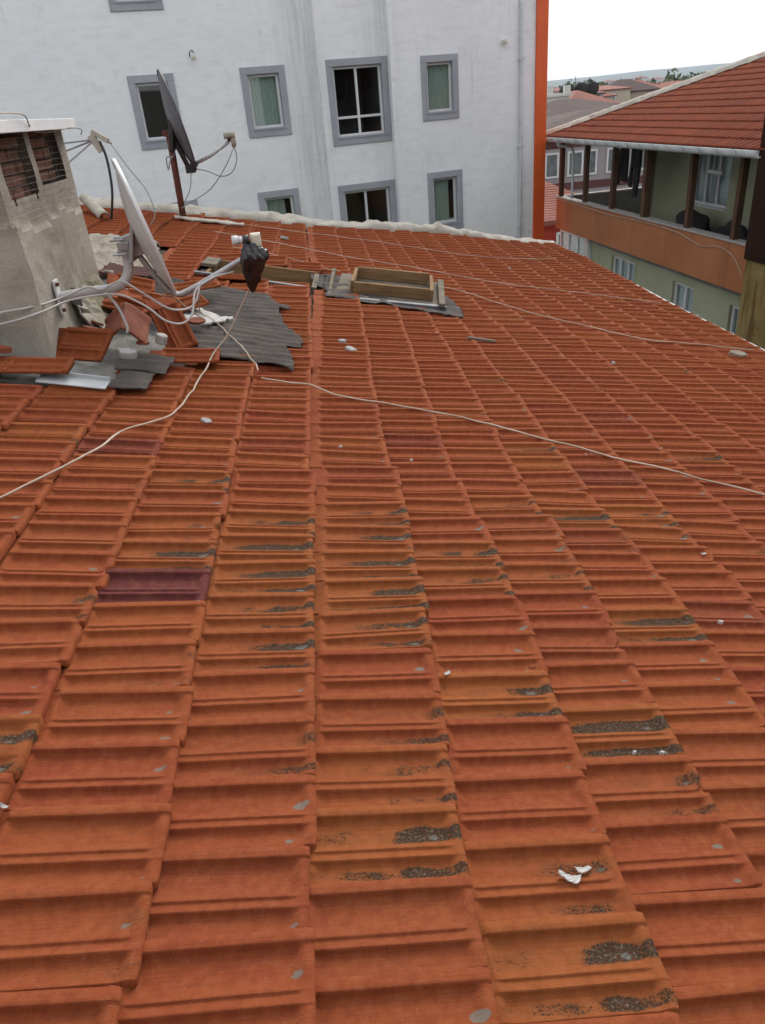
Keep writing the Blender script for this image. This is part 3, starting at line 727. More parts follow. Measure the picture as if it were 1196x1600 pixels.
# roof
SL = math.tan(R(19.8)); EX, EZ = -0.45, 0.33
rf = MB(); RX = 4.6; rzr = EZ + (RX-EX)*SL; YE = Y1 - 0.08
rf.add([(EX,Y0,EZ),(EX,YE,EZ),(RX,YE-(RX-EX),rzr),(RX,Y0,rzr),(9.6,YE,EZ),(9.6,Y0,EZ)],[(0,1,2,3),(1,4,2),(4,5,3,2)])
house_deck = rf.build('roof', M['terra'], hb)
MB().box(EX+0.02, 9.5, Y0, YE-0.02, 0.322, 0.328).build('soffit', M['post'], hb)
items = []
sl_len = 0.335; cosr = math.cos(R(19.8))
data2 = tile_mesh_data([(0,-8),(0.04,26),(0.20,26),(0.27,2),(0.45,0),(0.60,14),(0.68,2),(0.90,-2),(0.97,-2),(1.0,-10)], [-0.04,0.1,0.9,1.0,1.012], 3)
kk = 0
while True:
    lx1 = EX - 0.03 + kk*sl_len*cosr         # lower end of this course
    lx0 = lx1 + sl_len*cosr
    if lx0 > RX: break
    y = Y0 + (0.1 if kk % 2 else 0)
    while y < YE - (lx0-EX)*1.0 + 0.05:
        m = max(0, rng.gauss(0.0, 0.2))
        items.append([0, lx0, y, EZ+(lx0-EX)*SL+0.008, 0, 0, 0, (min(1,max(0,rng.gauss(0.10,0.12))), m, max(0,rng.gauss(0.22,0.14)))])
        y += DY
    kk += 1
# tiles run down towards the eave (local -x): mirror the mesh along its length
d2v = [(-p[0]*sl_len/LEN, p[1], p[2]) for p in data2[0]]
for it in items: it[5] = R(19.8)*-1
dd = (d2v, data2[1], data2[2])
join_tiles('roof_tiles', items, dd, M['tiles'], hb)
hipo = MB(); H0 = Vector((EX-0.02, YE+0.02, EZ+0.02)); H1 = Vector((RX, YE-(RX-EX), rzr+0.03)); nh = 90
hd = (H1-H0); side = Vector((1,1,0)).normalized()
def hipP(i, j):
    p = H0 + hd*i/nh; t = (j/6.0-0.5)*2
    return p + side*t*0.19*(1+0.35*noise.noise(Vector((i*0.35,j*0.8,3)))) + Vector((0,0,0.035+0.085*(1-t*t)+0.02*noise.noise(Vector((i*0.6,j*0.7,1))) - 0.05*abs(t)))
hipo.grid(hipP, nh, 6); hipo.build('hip_mortar', M['verge'], hb, smooth=True)
rtm = MB(); rtm.grid(lambda i, j: (0.10*math.cos(math.pi*(j/6))*(1+0.12*i), 0.33*i, 0.055*math.sin(math.pi*j/6)*(1+0.12*i)), 1, 6)
rme = None
L = hd.length; m3 = Matrix((hd.normalized().cross(Vector((0,0,1))).normalized(), hd.normalized(), hd.normalized().cross(Vector((0,0,1))).normalized().cross(hd.normalized()))).transposed()
for i in range(int(L/0.31)):
    if rme is None:
        o = rtm.build('ridge_tile', M['terra'], hb, smooth=True, solid=0.012); rme = o
    else:
        o = rme.copy(); col.objects.link(o); o.parent = hb
    o.location = H0 + hd.normalized()*(i*0.31+0.05) + Vector((0,0,0.028)); o.rotation_euler = (m3 @ Matrix.Rotation(rng.uniform(-0.06,0.06),3,'Z')).to_euler()
# gutter in short lengths with collars
gp = [(0.0,0.03),(-0.02,-0.03),(-0.05,-0.07),(-0.10,-0.075),(-0.14,-0.04),(-0.15,0.04),(-0.145,0.045)]
y = 12.9; i = 0
while y < YE+0.05:
    ye = min(y+0.62, YE+0.08)
    sg = MB(); sg.grid(lambda a, b: (EX+0.02+gp[b][0], y+0.004+(ye-y-0.008)*a, EZ-0.045+gp[b][1]), 1, len(gp)-1)
    so = sg.build('gutter_section', M['gutter'], hb, smooth=True, solid=0.006)
    MB().grid(lambda a, b: (EX+0.02+gp[b][0]*1.06-0.001, ye-0.03+0.05*a, EZ-0.048+gp[b][1]*1.04), 1, len(gp)-1).build('collar', M['gutter'], so, solid=0.006)
    y = ye; i += 1
    if i > 40: break
MB().tube(smooth_path([(EX-0.05,22.3,EZ-0.10),(EX-0.05,22.3,EZ-0.2),(-0.1,22.3,EZ-0.32),(-0.06,22.3,-0.6),(-0.06,22.3,-1.30)],4), 0.04, 8).build('downpipe', M['gutter'], hb, smooth=True)
# rusty sheet clad neighbour closing the view on the right
nb = empty('rusty_clad_building', BO, R(3.3), 'dark rust brown clad wall over a stained ochre base beside the terrace', 'building')
MB().box(-0.47, 6, 5.5, 12.97, -1.46, 6).build('rusty_cladding', M['rust_sheet'], nb)
MB().box(-0.43, 6, 5.5, 12.94, GZ, -1.46).build('ochre_wall', M['ochre'], nb)
def w2(o):  # top-level thing given in house coordinates
    o.location = BO; o.rotation_euler = (0,0,R(3.3)); return o
# washing
def garment(name, polys, lx, label):
    b = MB()
    for poly in polys:
        n0 = len(poly)
        b.add([(lx+0.05*noise.noise(Vector((p[0]*5,p[1]*3,2)))-0.025, p[0], p[1]) for p in poly] + [(lx+0.05*noise.noise(Vector((p[0]*5,p[1]*3,2)))+0.03, p[0], p[1]) for p in poly],
              [tuple(range(n0)), tuple(range(2*n0-1, n0-1, -1))] + [(i, n0+i, n0+(i+1)%n0, (i+1)%n0) for i in range(n0)])
    o = w2(b.build(name, M['cloth'], bevel=0.012)); return tag(o, label, 'clothing')
garment('hanging_trousers', [[(19.62,0.12),(19.08,0.12),(19.12,-0.35),(19.22,-1.02),(19.42,-1.06),(19.44,-0.40),(19.50,-0.38),(19.60,-0.85),(19.74,-0.82),(19.66,-0.3)]], 0.42, 'black trousers hanging from the terrace beam between two posts')
garment('hanging_jacket', [[(20.1,0.10),(19.75,0.13),(19.72,-0.72),(20.02,-0.70),(20.05,-0.25),(20.24,-0.82),(20.40,-0.76),(20.22,-0.1)]], 0.36, 'black jacket with hanging sleeve beside the trousers on the terrace')
garment('hanging_shirt', [[(18.95,0.12),(18.72,0.12),(18.74,-0.85),(18.86,-0.88),(18.88,-0.3),(18.98,-0.25)]], 0.50, 'narrow black garment hanging next to the concrete column on the terrace')
def lump(name, c, s, seed, mat, label, cat):
    bm = bmesh.new(); bmesh.ops.create_icosphere(bm, subdivisions=4, radius=1)
    for v in bm.verts:
        p = v.co.copy(); k = 1 + 0.28*noise.noise(p*1.5+Vector((seed,0,0))) + 0.10*noise.noise(p*4+Vector((seed,3,0)))
        v.co = Vector((p.x*s[0]*k, p.y*s[1]*k, p.z*s[2]*k)) + Vector(c)
        if v.co.z < c[2]-s[2]*0.8: v.co.z = c[2]-s[2]*0.8
    me = bpy.data.meshes.new(name); bm.to_mesh(me); bm.free()
    o = obj_of(name, me, mat, None, True); return tag(o, label, cat)
w2(lump('black_bag', (0.75,15.3,-1.62), (0.30,0.62,0.36), 1, M['cloth'], 'low black sack behind the terrace parapet below the window', 'bag'))
w2(lump('black_bundle', (0.8,17.1,-1.55), (0.28,0.62,0.36), 4, M['cloth'], 'dark bundle heaped on the terrace near the middle post', 'bundle'))
tb = empty('terrace_table', BO, R(3.3), 'small dark table at the right end of the terrace', 'table')
MB().box(0.6,1.2,13.75,14.3,-1.16,-1.12).build('table_top', M['post'], tb)
for (a, b) in ((0.65,13.8),(1.15,13.8),(0.65,14.25),(1.15,14.25)): MB().box(a-0.02,a+0.02,b-0.02,b+0.02,-2.258,-1.16).build('leg', M['post'], tb)
tl = empty('tube_lamp', BO, R(3.3), 'white tube lamp on the terrace wall in front of the window', 'lamp')
MB().tube([(1.0,16.4,-0.36),(1.0,17.0,-0.36)], 0.05, 10).build('tube', M['pvc'], tl, smooth=True)
MB().bar((1.0,16.7,-0.33),(1.0,16.7,0.32),0.02,0.02,up=(1,0,0)).build('hanger', M['black_metal'], tl)
# loose cable along the parapet
ww = MB(); ww.tube(smooth_path([(-0.05,23.4,-1.41),(-0.03,21,-1.45),(-0.03,19.5,-1.47),(-0.03,17.8,-1.43),(-0.03,16.2,-1.46),(-0.03,15.2,-1.60),(-0.03,14.6,-1.52),(-0.03,14.0,-1.62),(-0.03,13.6,-1.95)],5), 0.009, 5)
tag(w2(ww.build('parapet_cable', M['cable'])), 'thin pale cable sagging along the orange terrace parapet', 'cable')

# ------------------------------------------------------------------ town behind
M['pinkgrey'] = stucco('mauve_wall', (0.30,0.275,0.285), (0.36,0.33,0.34), (0.22,0.20,0.20), 0.6, 0.4)
M['maroon'] = simple('maroon_band', (0.085,0.032,0.030), (0.12,0.05,0.046), 0.6, 0.85)
M['redwall'] = stucco('red_wall', (0.33,0.045,0.030), (0.40,0.06,0.04), (0.2,0.04,0.03), 0.8, 0.4)
M['farwhite'] = stucco('far_white_wall', (0.48,0.47,0.44), (0.58,0.57,0.53), (0.36,0.34,0.3), 0.5, 0.4)
M['fartan'] = stucco('far_tan_wall', (0.40,0.34,0.26), (0.50,0.43,0.34), (0.3,0.25,0.2), 0.5, 0.4)
def ribbed(name, a, b, s=4.0):
    n = N(name); co = n.coord('Object')
    c = n.mix(n.ramp(n.noise(co, 0.9, 6, 0.65), 0.3, 0.7), a, b)
    wv_ = n.new('ShaderNodeTexWave'); wv_.bands_direction = 'Z'; n.t.links.new(co, wv_.inputs[0]); wv_.inputs['Scale'].default_value = s; wv_.inputs['Distortion'].default_value = 1.2
    c = n.mix(n.math('MULTIPLY', wv_.outputs[1], 0.3), c, tuple(x*0.5 for x in a))
    n.bump(wv_.outputs[1], 0.5, 0.05); return n.fin(c, 0.9)
M['roof_brown'] = ribbed('brown_tiles', (0.040,0.020,0.018), (0.066,0.034,0.030))
M['roof_red'] = ribbed('red_tiles', (0.20,0.062,0.042), (0.28,0.10,0.07))
def far_building(name, x0, x1, y0, y1, z1, wall, roofm, label, wins=(), roof_h=1.0, over=0.4, rz_=0, flat=False, band=None, win_mat='glass_dark'):
    b = empty(name, ((x0+x1)/2, (y0+y1)/2, 0), rz_, label, 'building')
    cx, cy = (x0+x1)/2, (y0+y1)/2; hx, hy = (x1-x0)/2, (y1-y0)/2
    MB().box(-hx, hx, -hy, hy, GZ, z1).build('wall', wall, b)
    if flat:
        MB().box(-hx-over, hx+over, -hy-over, hy+over, z1+0.002, z1+0.25).build('roof_slab', roofm, b)
    else:
        r = MB(); ax, ay = hx+over, hy+over
        if ax >= ay: rg = [(-(ax-ay)*1.0-0.05,0),(ax-ay+0.05,0)]
        else: rg = [(0,-(ay-ax)-0.05),(0,ay-ax+0.05)]
        P = [(-ax,-ay,z1),(ax,-ay,z1),(ax,ay,z1),(-ax,ay,z1),(rg[0][0],rg[0][1],z1+roof_h),(rg[1][0],rg[1][1],z1+roof_h)]
        if ax >= ay: F = [(0,1,5,4),(1,2,5),(2,3,4,5),(3,0,4)]
        else: F = [(0,1,4),(1,2,5,4),(2,3,5),(3,0,4,5)]
        P2 = [(p[0],p[1],p[2]-0.18) for p in P[:4]]
        r.add(P + P2, F + [(0,6,7,1),(1,7,8,2),(2,8,9,3),(3,9,6,0),(9,8,7,6)]); r.build('roof', roofm, b)
    if band:
        for (za, zb, mt) in band: MB().box(-hx-0.06, hx+0.06, -hy-0.06, -hy-0.002, za, zb).build('band', mt, b)
    for (wx0, wx1, wz0, wz1) in wins:
        wx0 -= cx; wx1 -= cx
        f = MB(); ringframe(f, wx0, wx1, wz0, wz1, 0.10, -hy-0.09, -hy-0.004)
        nm = max(1, int(round((wx1-wx0)/0.7)))
        for i in range(1, nm):
            xx = wx0+(wx1-wx0)*i/nm; f.box(xx-0.045, xx+0.045, -hy-0.08, -hy-0.012, wz0+0.1, wz1-0.1)
        w = f.build('window', M['pvc'], b)
        MB().box(wx0+0.1, wx1-0.1, -hy-0.045, -hy-0.006, wz0+0.1, wz1-0.1).build('pane', M[win_mat], w)
    return b
fl = []
for zt in (-1.55, -4.35, -7.2):
    for (a, b) in ((13.45,14.25),(14.75,15.65),(15.95,16.45),(17.0,17.9),(18.6,19.5),(20.3,21.4),(22.2,23.2)): fl.append((a, b, zt-1.3, zt))
mv = far_building('mauve_apartment_block', 12.9, 26.5, 45.0, 54, -0.42, M['pinkgrey'], M['roof_brown'], 'mauve apartment block with white windows under a brown roof behind the terrace', fl, 0.8, 0.7, 0, band=[(-1.35,-0.44,M['maroon']),(-3.55,-3.15,M['maroon'])])
far_building('red_walled_house', 8.6, 13.4, 34.0, 41, -3.45, M['redwall'], M['roof_red'], 'low red walled house with tiled roof seen in the gap below the mauve block', [(10.75,11.9,-5.3,-4.0)], 1.3, 0.45)
far_building('brown_roofed_block', 14.5, 30, 62, 76, -0.9, M['fartan'], M['roof_brown'], 'wide block with a long dark brown roof behind the red hipped roof', [(16,17.2,-3,-1.6),(19,20.2,-3,-1.6)], 1.7, 0.8)
cw = far_building('cream_building', 21.5, 26.2, 80, 90, 0.95, M['farwhite'], M['farwhite'], 'cream building with rooftop balcony and chimneys next to the orange corner', [(22.2,23.0,-1.0,0.2),(23.8,24.6,-1.0,0.2)], 1.0, 0.2, flat=True)
for x in (-1.6, 0.2, 1.9): MB().box(x, x+0.55, -5.0, -4.4, 1.21, 1.85).build('chimney', M['farwhite'], cw)
far_building('gabled_brick_house', 28.5, 36, 92, 101, -0.6, M['fartan'], M['roof_red'], 'house with a faded red hipped roof beyond the cream building', [(30,31,-2.3,-1.2)], 1.9, 0.5, 0.15)
far_building('dark_gabled_house', 33, 41, 118, 128, 0.2, M['farwhite'], M['roof_brown'], 'house with dark brown roof and pale gable beyond the brick house', [(35,36.2,-1.6,-0.5)], 1.5, 0.5, -0.1)
brick_sc = 0
SPOT = [(44,140,0.0,'faded red roofed house among the distant trees, nearest of its row'),(56,152,0.3,'white walled distant house just left of the black rooftop tanks'),(64,170,-0.3,'tan distant house with red roof behind the black rooftop tanks'),(50,190,0.4,'distant pale house half hidden by trees'),(78,200,0.2,'distant red roofed house towards the hip of the near roof'),(90,235,0.0,'farthest small red roofed house below the tree belt')]
for i, (x, y, z, lab) in enumerate(SPOT):
    far_building('distant_house', x, x+9+i%3*2, y, y+9, z, M[('farwhite','fartan','pinkgrey')[i%3]], M[('roof_red','roof_brown')[i%2]], lab, [(x+1.5,x+2.7,z-1.8,z-0.5),(x+4.5,x+5.7,z-1.8,z-0.5)], 2.0, 0.5, (0.2,-0.15,0.1,0.3,-0.2,0.05)[i])
hr = random.Random(21)
HL = 'small tiled house in the dense roofscape below the distant trees'
for i in range(34):
    y = 112 + i*5.2 + hr.uniform(-6,6); x = y*(0.275+0.235*hr.random()); w_ = hr.uniform(6,11); z = hr.uniform(-2.4,-0.1) + (0.7 if y > 190 else 0)
    o = far_building('town_house', x, x+w_, y, y+hr.uniform(6,9), z, M[hr.choice(('farwhite','fartan','pinkgrey'))], M[hr.choice(('roof_red','roof_brown','roof_red'))], HL,
        [(x+1+q*2.4, x+2.2+q*2.4, z-1.9, z-0.6) for q in range(int((w_-1.5)/2.4))], hr.uniform(1.0,1.8), 0.4, hr.uniform(-0.4,0.4))
    o['group'] = 'small houses of the distant town'
BL = [(40,128,0.6,7,'narrow pale apartment block rising right of the cream building'),(52,150,0.9,9,'tan apartment block standing above the small tiled houses'),(66,176,0.5,8,'grey apartment block in the middle of the distant town'),(60,205,1.3,10,'tallest pale apartment block below the tree belt'),(88,225,1.0,9,'pale apartment block close to the hip of the red roof'),(104,262,0.8,12,'long pale apartment block at the far edge of the town')]
for i, (x, y, z, w_, lab) in enumerate(BL):
    far_building('town_block', x, x+w_, y, y+8, z, M[('farwhite','fartan','pinkgrey')[i%3]], M['roof_red' if i%2 else 'roof_brown'], lab,
        [(x+0.8+q*2.2, x+2.0+q*2.2, z-2.0-3*f, z-0.7-3*f) for q in range(int((w_-1)/2.2)) for f in range(2)], 0.7, 0.35, (0.1,-0.2,0.2,-0.05,0.15,0)[i])
tk = empty('rooftop_tanks', (35.2, 104, -1.5), 0, 'black water tanks on a stand above the brown roof', 'tank')
MB().box(-2.4,2.4,-1,1,0,2.1).build('stand', M['roof_brown'], tk)
for x in (-1.5, 0.2, 1.6): MB().tube([(x,-0.8,2.85),(x,0.8,2.85)], 0.74, 14).build('tank', M['soot_black'], tk, smooth=True)
# long white blocks on the foot of the hill
for i, (x, w, h) in enumerate([(365,22,9),(392,16,11),(413,24,8),(446,14,12),(470,20,9)]):
    o = far_building('hillside_block', x, x+w, 1050+i*12, 1066+i*12, GZ+9+h, M['farwhite'], M['roof_red'], ['long pale block, leftmost on the foot of the hill','taller pale block second on the foot of the hill','wide pale block in the middle of the hillside row','tall pale block fourth on the foot of the hill','rightmost pale block on the foot of the hill'][i],
        [(x+2+q*3.2, x+3.4+q*3.2, GZ+5+f*3, GZ+6.6+f*3) for q in range(int((w-3)/3.2)) for f in range(4)], 2.5, 0.5)
# trees
def leaf_mat(name, a, b):
    n = N(name); oi = n.new('ShaderNodeObjectInfo')
    c = n.mix(n.ramp(n.noise(n.coord('Object'), 0.6, 4, 0.6), 0.3, 0.7), a, b)
    return n.fin(c, 0.8, 0, 0.2)
M['leaf'] = leaf_mat('leaf_green', (0.035,0.065,0.025), (0.075,0.115,0.045))
M['leaf_b'] = leaf_mat('leaf_olive', (0.055,0.070,0.03), (0.10,0.115,0.055))
M['bark'] = simple('bark', (0.06,0.045,0.035), (0.10,0.08,0.06), 4, 0.95)
def crown_mesh(rad, hgt, seed, nleaf=1500, ls=0.55):
    r = random.Random(seed); b = MB()
    blobs = [(Vector((r.gauss(0,0.42)*rad, r.gauss(0,0.42)*rad, hgt*(0.35+0.6*r.random()))), rad*r.uniform(0.28,0.5)) for _ in range(13)]
    for i in range(nleaf):
        c, q = r.choice(blobs); d = Vector((r.gauss(0,1), r.gauss(0,1), r.gauss(0,0.8))).normalized()
        p = c + d*q*(0.55+0.5*r.random()); s = ls*r.uniform(0.5,1.2)
        a = Vector((r.gauss(0,1), r.gauss(0,1), r.gauss(0,1))).normalized(); e = a.orthogonal().normalized()
        b.quad(p-a*s, p-e*s*0.6, p+a*s, p+e*s*0.6)
    return b
def tree(x, y, z0, rad, hgt, seed, label, group, mat='leaf', ls=0.5, n=1400):
    t = empty('leafy_tree', (x, y, z0), seed*1.3, label, 'tree', group)
    tr = MB(); tr.tube([(0,0,-0.2),(0.1,0,hgt*0.3),(0,0.1,hgt*0.6)], rad*0.07, 7, r2=rad*0.03)
    for q in range(4):
        a = q*1.6+seed; tr.tube([(0.05,0.02,hgt*0.3),(math.cos(a)*rad*0.3, math.sin(a)*rad*0.3, hgt*0.55),(math.cos(a)*rad*0.5, math.sin(a)*rad*0.5, hgt*0.75)], rad*0.03, 5, r2=rad*0.01)
    tr.build('trunk', M['bark'], t, smooth=True)
    crown_mesh(rad, hgt, seed, n, ls).build('crown', M[mat], t)
TG = 'trees of the distant green belt'; TL = 'broad green tree in the distant belt between the rooftops and the hill'
tr_ = random.Random(5)
for i in range(34):
    y = 215 + i*7 + tr_.uniform(-10,10); az = 0.285 + (tr_.random())*0.24
    tree(y*az, y, GZ, tr_.uniform(7,11), tr_.uniform(12.8,15.6), i+1, TL, TG, 'leaf' if i % 3 else 'leaf_b', 0.9, 900)
tree(93, 262, GZ, 3.0, 18.5, 77, 'slim dark tree standing tallest above the distant green belt', None, 'leaf', 0.6, 900)
woods = MB(); wr = random.Random(3)
for i in range(5200):
    y = 480 + 900*wr.random()**0.8; x = y*(0.22+0.40*wr.random())
    s = wr.uniform(1.5,3.6); p = Vector((x, y, GZ + wr.random()**0.6*14)); a = Vector((wr.gauss(0,1),wr.gauss(0,1),wr.gauss(0,1))).normalized(); e = a.orthogonal().normalized()
    woods.quad(p-a*s, p-e*s*0.7, p+a*s, p+e*s*0.7)
tag(woods.build('distant_woodland', M['leaf']), 'hazy green woodland in front of the hill', 'woodland', kind='stuff')

# ------------------------------------------------------------------ chimney
CX, CYA, CYB, CZT = -1.57, 4.36, 5.74, 1.56
ch = empty('chimney_stack', (-2.15, 5.05, 0.45), 0, 'rendered concrete chimney stack with wire mesh and brick vents on the left', 'chimney')
def L(x, y, z): return (x+2.15, y-5.05, z-0.45)
cb_ = MB()
wx0, wx1 = L(-2.75,0,0)[0], L(CX,0,0)[0]; y0, y1 = L(0,CYA,0)[1], L(0,CYB,0)[1]; zt = L(0,0,CZT)[2]; zb = -0.35
OPS = [(y0+0.13, y0+0.60, zt-0.36, zt-0.02), (y0+0.70, y0+1.22, zt-0.31, zt-0.02)]
# side with openings (faces +x), lumpy plaster grid
ny_, nz_ = 46, 46
bm_idx = {}
def cp_pt(a, b, face):
    if face == 'x': y = y0+(y1-y0)*a; z = zb+(zt-zb)*b; p = Vector((wx1, y, z)); d = Vector((1,0,0))
    else: x = wx0+(wx1-wx0)*a; z = zb+(zt-zb)*b; p = Vector((x, y0, z)); d = Vector((0,-1,0))
    lump_ = 0.012*noise.noise(p*3.0) + 0.006*noise.noise(p*11)
    if p.z < zt-0.50+0.03*math.sin(p.y*7): lump_ += 0.016
    if a in (0, 1): lump_ = 0.012*noise.noise(Vector((0,0,p.z*3))) ; d = Vector((1,-1,0)) if (face == 'x' and a == 0) or (face == 'y' and a == 1) else d
    return p + d*lump_
for (a0, a1, b0, b1, face) in [(0,1,0,1,'x'),(0,1,0,1,'y')]:
    base = len(cb_.v); cb_.v += [tuple(cp_pt(i/ny_, j/nz_, face)) for i in range(ny_+1) for j in range(nz_+1)]
    for i in range(ny_):
        for j in range(nz_):
            yy = y0+(y1-y0)*(i+0.5)/ny_; zz = zb+(zt-zb)*(j+0.5)/nz_
            if face == 'x':
                if any(o[0] < yy < o[1] and o[2]+0.02*noise.noise(Vector((yy*20,0,0))) < zz < o[3] for o in OPS): continue
            A = base+i*(nz_+1)+j
            cb_.f.append((A, A+nz_+1, A+nz_+2, A+1))
cb_.quad((wx0,y1,zb),(wx1,y1,zb),(wx1,y1,zt),(wx0,y1,zt)); cb_.quad((wx0,y0,zb),(wx0,y1,zb),(wx0,y1,zt),(wx0,y0,zt))
cbo = cb_.build('body', M['chimney'], ch, smooth=False)
# flue recesses with bricks
for o in OPS:
    d0 = wx1-0.30
    q = MB()
    q.quad((wx1-0.01,o[0]-0.02,o[2]-0.02),(d0,o[0]-0.02,o[2]-0.02),(d0,o[0]-0.02,o[3]+0.02),(wx1-0.01,o[0]-0.02,o[3]+0.02)); q.quad((wx1-0.01,o[1]+0.02,o[2]-0.02),(d0,o[1]+0.02,o[2]-0.02),(d0,o[1]+0.02,o[3]+0.02),(wx1-0.01,o[1]+0.02,o[3]+0.02))
    q.quad((wx1-0.01,o[0]-0.02,o[2]-0.02),(wx1-0.01,o[1]+0.02,o[2]-0.02),(d0,o[1]+0.02,o[2]-0.02),(d0,o[0]-0.02,o[2]-0.02)); q.quad((d0,o[0]-0.02,o[2]-0.02),(d0,o[1]+0.02,o[2]-0.02),(d0,o[1]+0.02,o[3]+0.02),(d0,o[0]-0.02,o[3]+0.02))
    fo = q.build('flue', M['soot_black'], ch)
    z = o[2]; r_ = 0
    while z < o[3]-0.03:
        yy = o[0] - (0.08 if r_ % 2 else 0)
        while yy < o[1]:
            ya, yb = max(yy, o[0]-0.015), min(yy+0.185, o[1]+0.015)
            if yb-ya > 0.03: MB().box(wx1-0.13+rng.uniform(-0.012,0.012), wx1-0.055+rng.uniform(-0.01,0.01), ya, yb-0.012, z, z+0.052).build('brick', M['brick'], fo, bevel=0.004)
            yy += 0.195
        z += 0.064; r_ += 1
cap = MB(); cap.box(wx0-0.06, wx1+0.075, y0-0.08, y1+0.075, zt+0.004, zt+0.012); cap.box(wx1+0.067, wx1+0.082, y0-0.08, y1+0.082, zt-0.03, zt+0.03); cap.box(wx0-0.06, wx1+0.066, y0-0.092, y0-0.078, zt-0.03, zt+0.03); cap.box(wx0-0.06, wx1+0.07, y1+0.06, y1+0.074, zt-0.03, zt+0.03)
cap.build('cap_sheet', M['white_metal'], ch, bevel=0.003)
# chicken wire wrapped round the upper part
wm_ = MB(); zlo = zt-0.50
def wire_line(pts): wm_.tube(pts, 0.0007, 3, cap=False)
xw = wx1+0.012; yw = y0-0.014
ny2 = 58
for i in range(ny2+1):
    y = y0+(y1-y0-0.04)*i/ny2
    wire_line([(xw+0.010*noise.noise(Vector((y*4,z_*3,5))), y+0.006*noise.noise(Vector((y*3,z_*9,1))), z_) for z_ in (zt-0.02, zt-0.18, zt-0.34, zlo-0.03*math.sin(y*6))])
for i in range(15):
    z = zt-0.02-0.48*i/14
    wire_line([(xw+0.010*noise.noise(Vector((y*4,z*3,5)))+0.001, y, z+0.012*noise.noise(Vector((y*3.5,z*2,8)))) for y in [y0+(y1-y0-0.04)*q/12 for q in range(13)]])
for i in range(26):
    x = wx1-1.1*i/25
    wire_line([(x, yw, zt-0.02),(x, yw-0.006, zlo)])
for i in range(22):
    z = zt-0.02-0.48*i/21; wire_line([(wx1+0.02,yw,z),(wx1-0.5,yw-0.004,z+0.006),(wx1-1.1,yw,z)])
wm_.build('wire_mesh', M['wire'], ch)
tw_ = MB(); tw_.tube(smooth_path([L(-2.2,4.33,1.575),L(-1.8,4.30,1.61),L(-1.52,4.45,1.622),L(-1.47,4.72,1.612),L(-1.475,4.80,1.57),L(-1.52,5.0,1.53),L(-1.51,5.3,1.52),L(-1.49,5.60,1.535),L(-1.46,5.74,1.53),L(-1.45,5.80,1.515),L(-1.47,5.82,1.49)],6), 0.0035, 5)
tw_.build('binding_wire', M['wire'], ch)
# broken flashing at the foot of the stack
fl_ = MB(); fl_.grid(lambda i, j: tuple(Vector(L(CX+0.012+0.11*(j/8)**1.5+0.03*noise.noise(Vector((i*0.7,j*0.8,3))), 4.95+0.72*i/14+0.02*j/8, 0.62-0.27*(j/8)+0.03*noise.noise(Vector((i*0.5,j*0.5,9)))))), 14, 8)
fl_.build('loose_render', M['chimney'], ch, solid=0.012)
MB().add([L(CX+0.035,4.88,0.60),L(CX+0.035,4.96,0.66),L(CX+0.04,5.06,0.62),L(CX+0.05,5.05,0.53),L(CX+0.055,5.0,0.45)],[(0,1,2,3,4)]).build('hole_shade', M['soot_black'], ch)  # flat near-black face paints the shade inside the crack, no recess behind

# ------------------------------------------------------------------ loose patches on the roof
def roof_patch(name, poly, mat, lift, wave=None, res=0.03, thick=0.006, rough=0.0, smooth=True, edge=0.03, amp=0.010):
    xs_ = [p[0] for p in poly]; ys_ = [p[1] for p in poly]
    x0, x1, y0, y1 = min(xs_), max(xs_), min(ys_), max(ys_)
    ry_ = res if wave is None else wave/8
    nx, ny = int((x1-x0)/res)+1, int((y1-y0)/ry_)+1
    idx = {}; b = MB()
    def vert(i, j):
        if (i, j) not in idx:
            x = x0+i*res; y = y0+j*ry_
            z = rz(x, y) + lift + (amp*math.sin(2*math.pi*(y+0.02*math.sin(x*3))/wave) if wave else 0) + rough*noise.noise(Vector((x*6,y*6,1))) + 0.4*rough*noise.noise(Vector((x*17,y*17,4)))
            if wave: z += 0.012*noise.noise(Vector((x*9, y*7, 5))) + 0.02*noise.noise(Vector((x*2.0, y*1.5, 2)))
            idx[(i, j)] = len(b.v); b.v.append((x, y, z))
        return idx[(i, j)]
    for i in range(nx):
        for j in range(ny):
            cx, cy = x0+(i+0.5)*res, y0+(j+0.5)*ry_
            if inpoly(cx+edge*noise.noise(Vector((cx*7,cy*9,7))), cy+edge*noise.noise(Vector((cx*7,cy*7,3))), poly):
                b.f.append((vert(i,j), vert(i+1,j), vert(i+1,j+1), vert(i,j+1)))
    return b.build(name, mat, None, smooth, 0, thick)
tag(roof_patch('corrugated_sheet', SHEET, M['felt'], 0.055, 0.115, 0.012, edge=0.018), 'torn dark grey corrugated bitumen sheet laid over the tiles', 'roof sheet')
tag(roof_patch('corrugated_offcut', [(-1.17,3.93),(-0.98,3.94),(-0.98,4.28),(-1.05,4.29),(-1.17,4.28)], M['felt'], 0.062, 0.115, 0.01, edge=0.004, amp=0.004), 'small dark square of corrugated sheet, lower of two offcuts', 'roof sheet')
tag(roof_patch('corrugated_offcut', [(-1.20,4.25),(-0.92,4.23),(-0.91,4.55),(-1.0,4.57),(-1.20,4.55)], M['felt'], 0.070, 0.115, 0.01, edge=0.004, amp=0.004), 'dark corrugated offcut tucked below the tent shaped ridge tile', 'roof sheet')
tag(roof_patch('corrugated_strip', [(-1.55,6.45),(-1.0,6.35),(-0.92,6.85),(-1.25,7.02),(-1.55,6.95)], M['felt_dark'], 0.02, 0.075, 0.025), 'dark sheet strip on the bare roof beneath the pale dish', 'roof sheet')
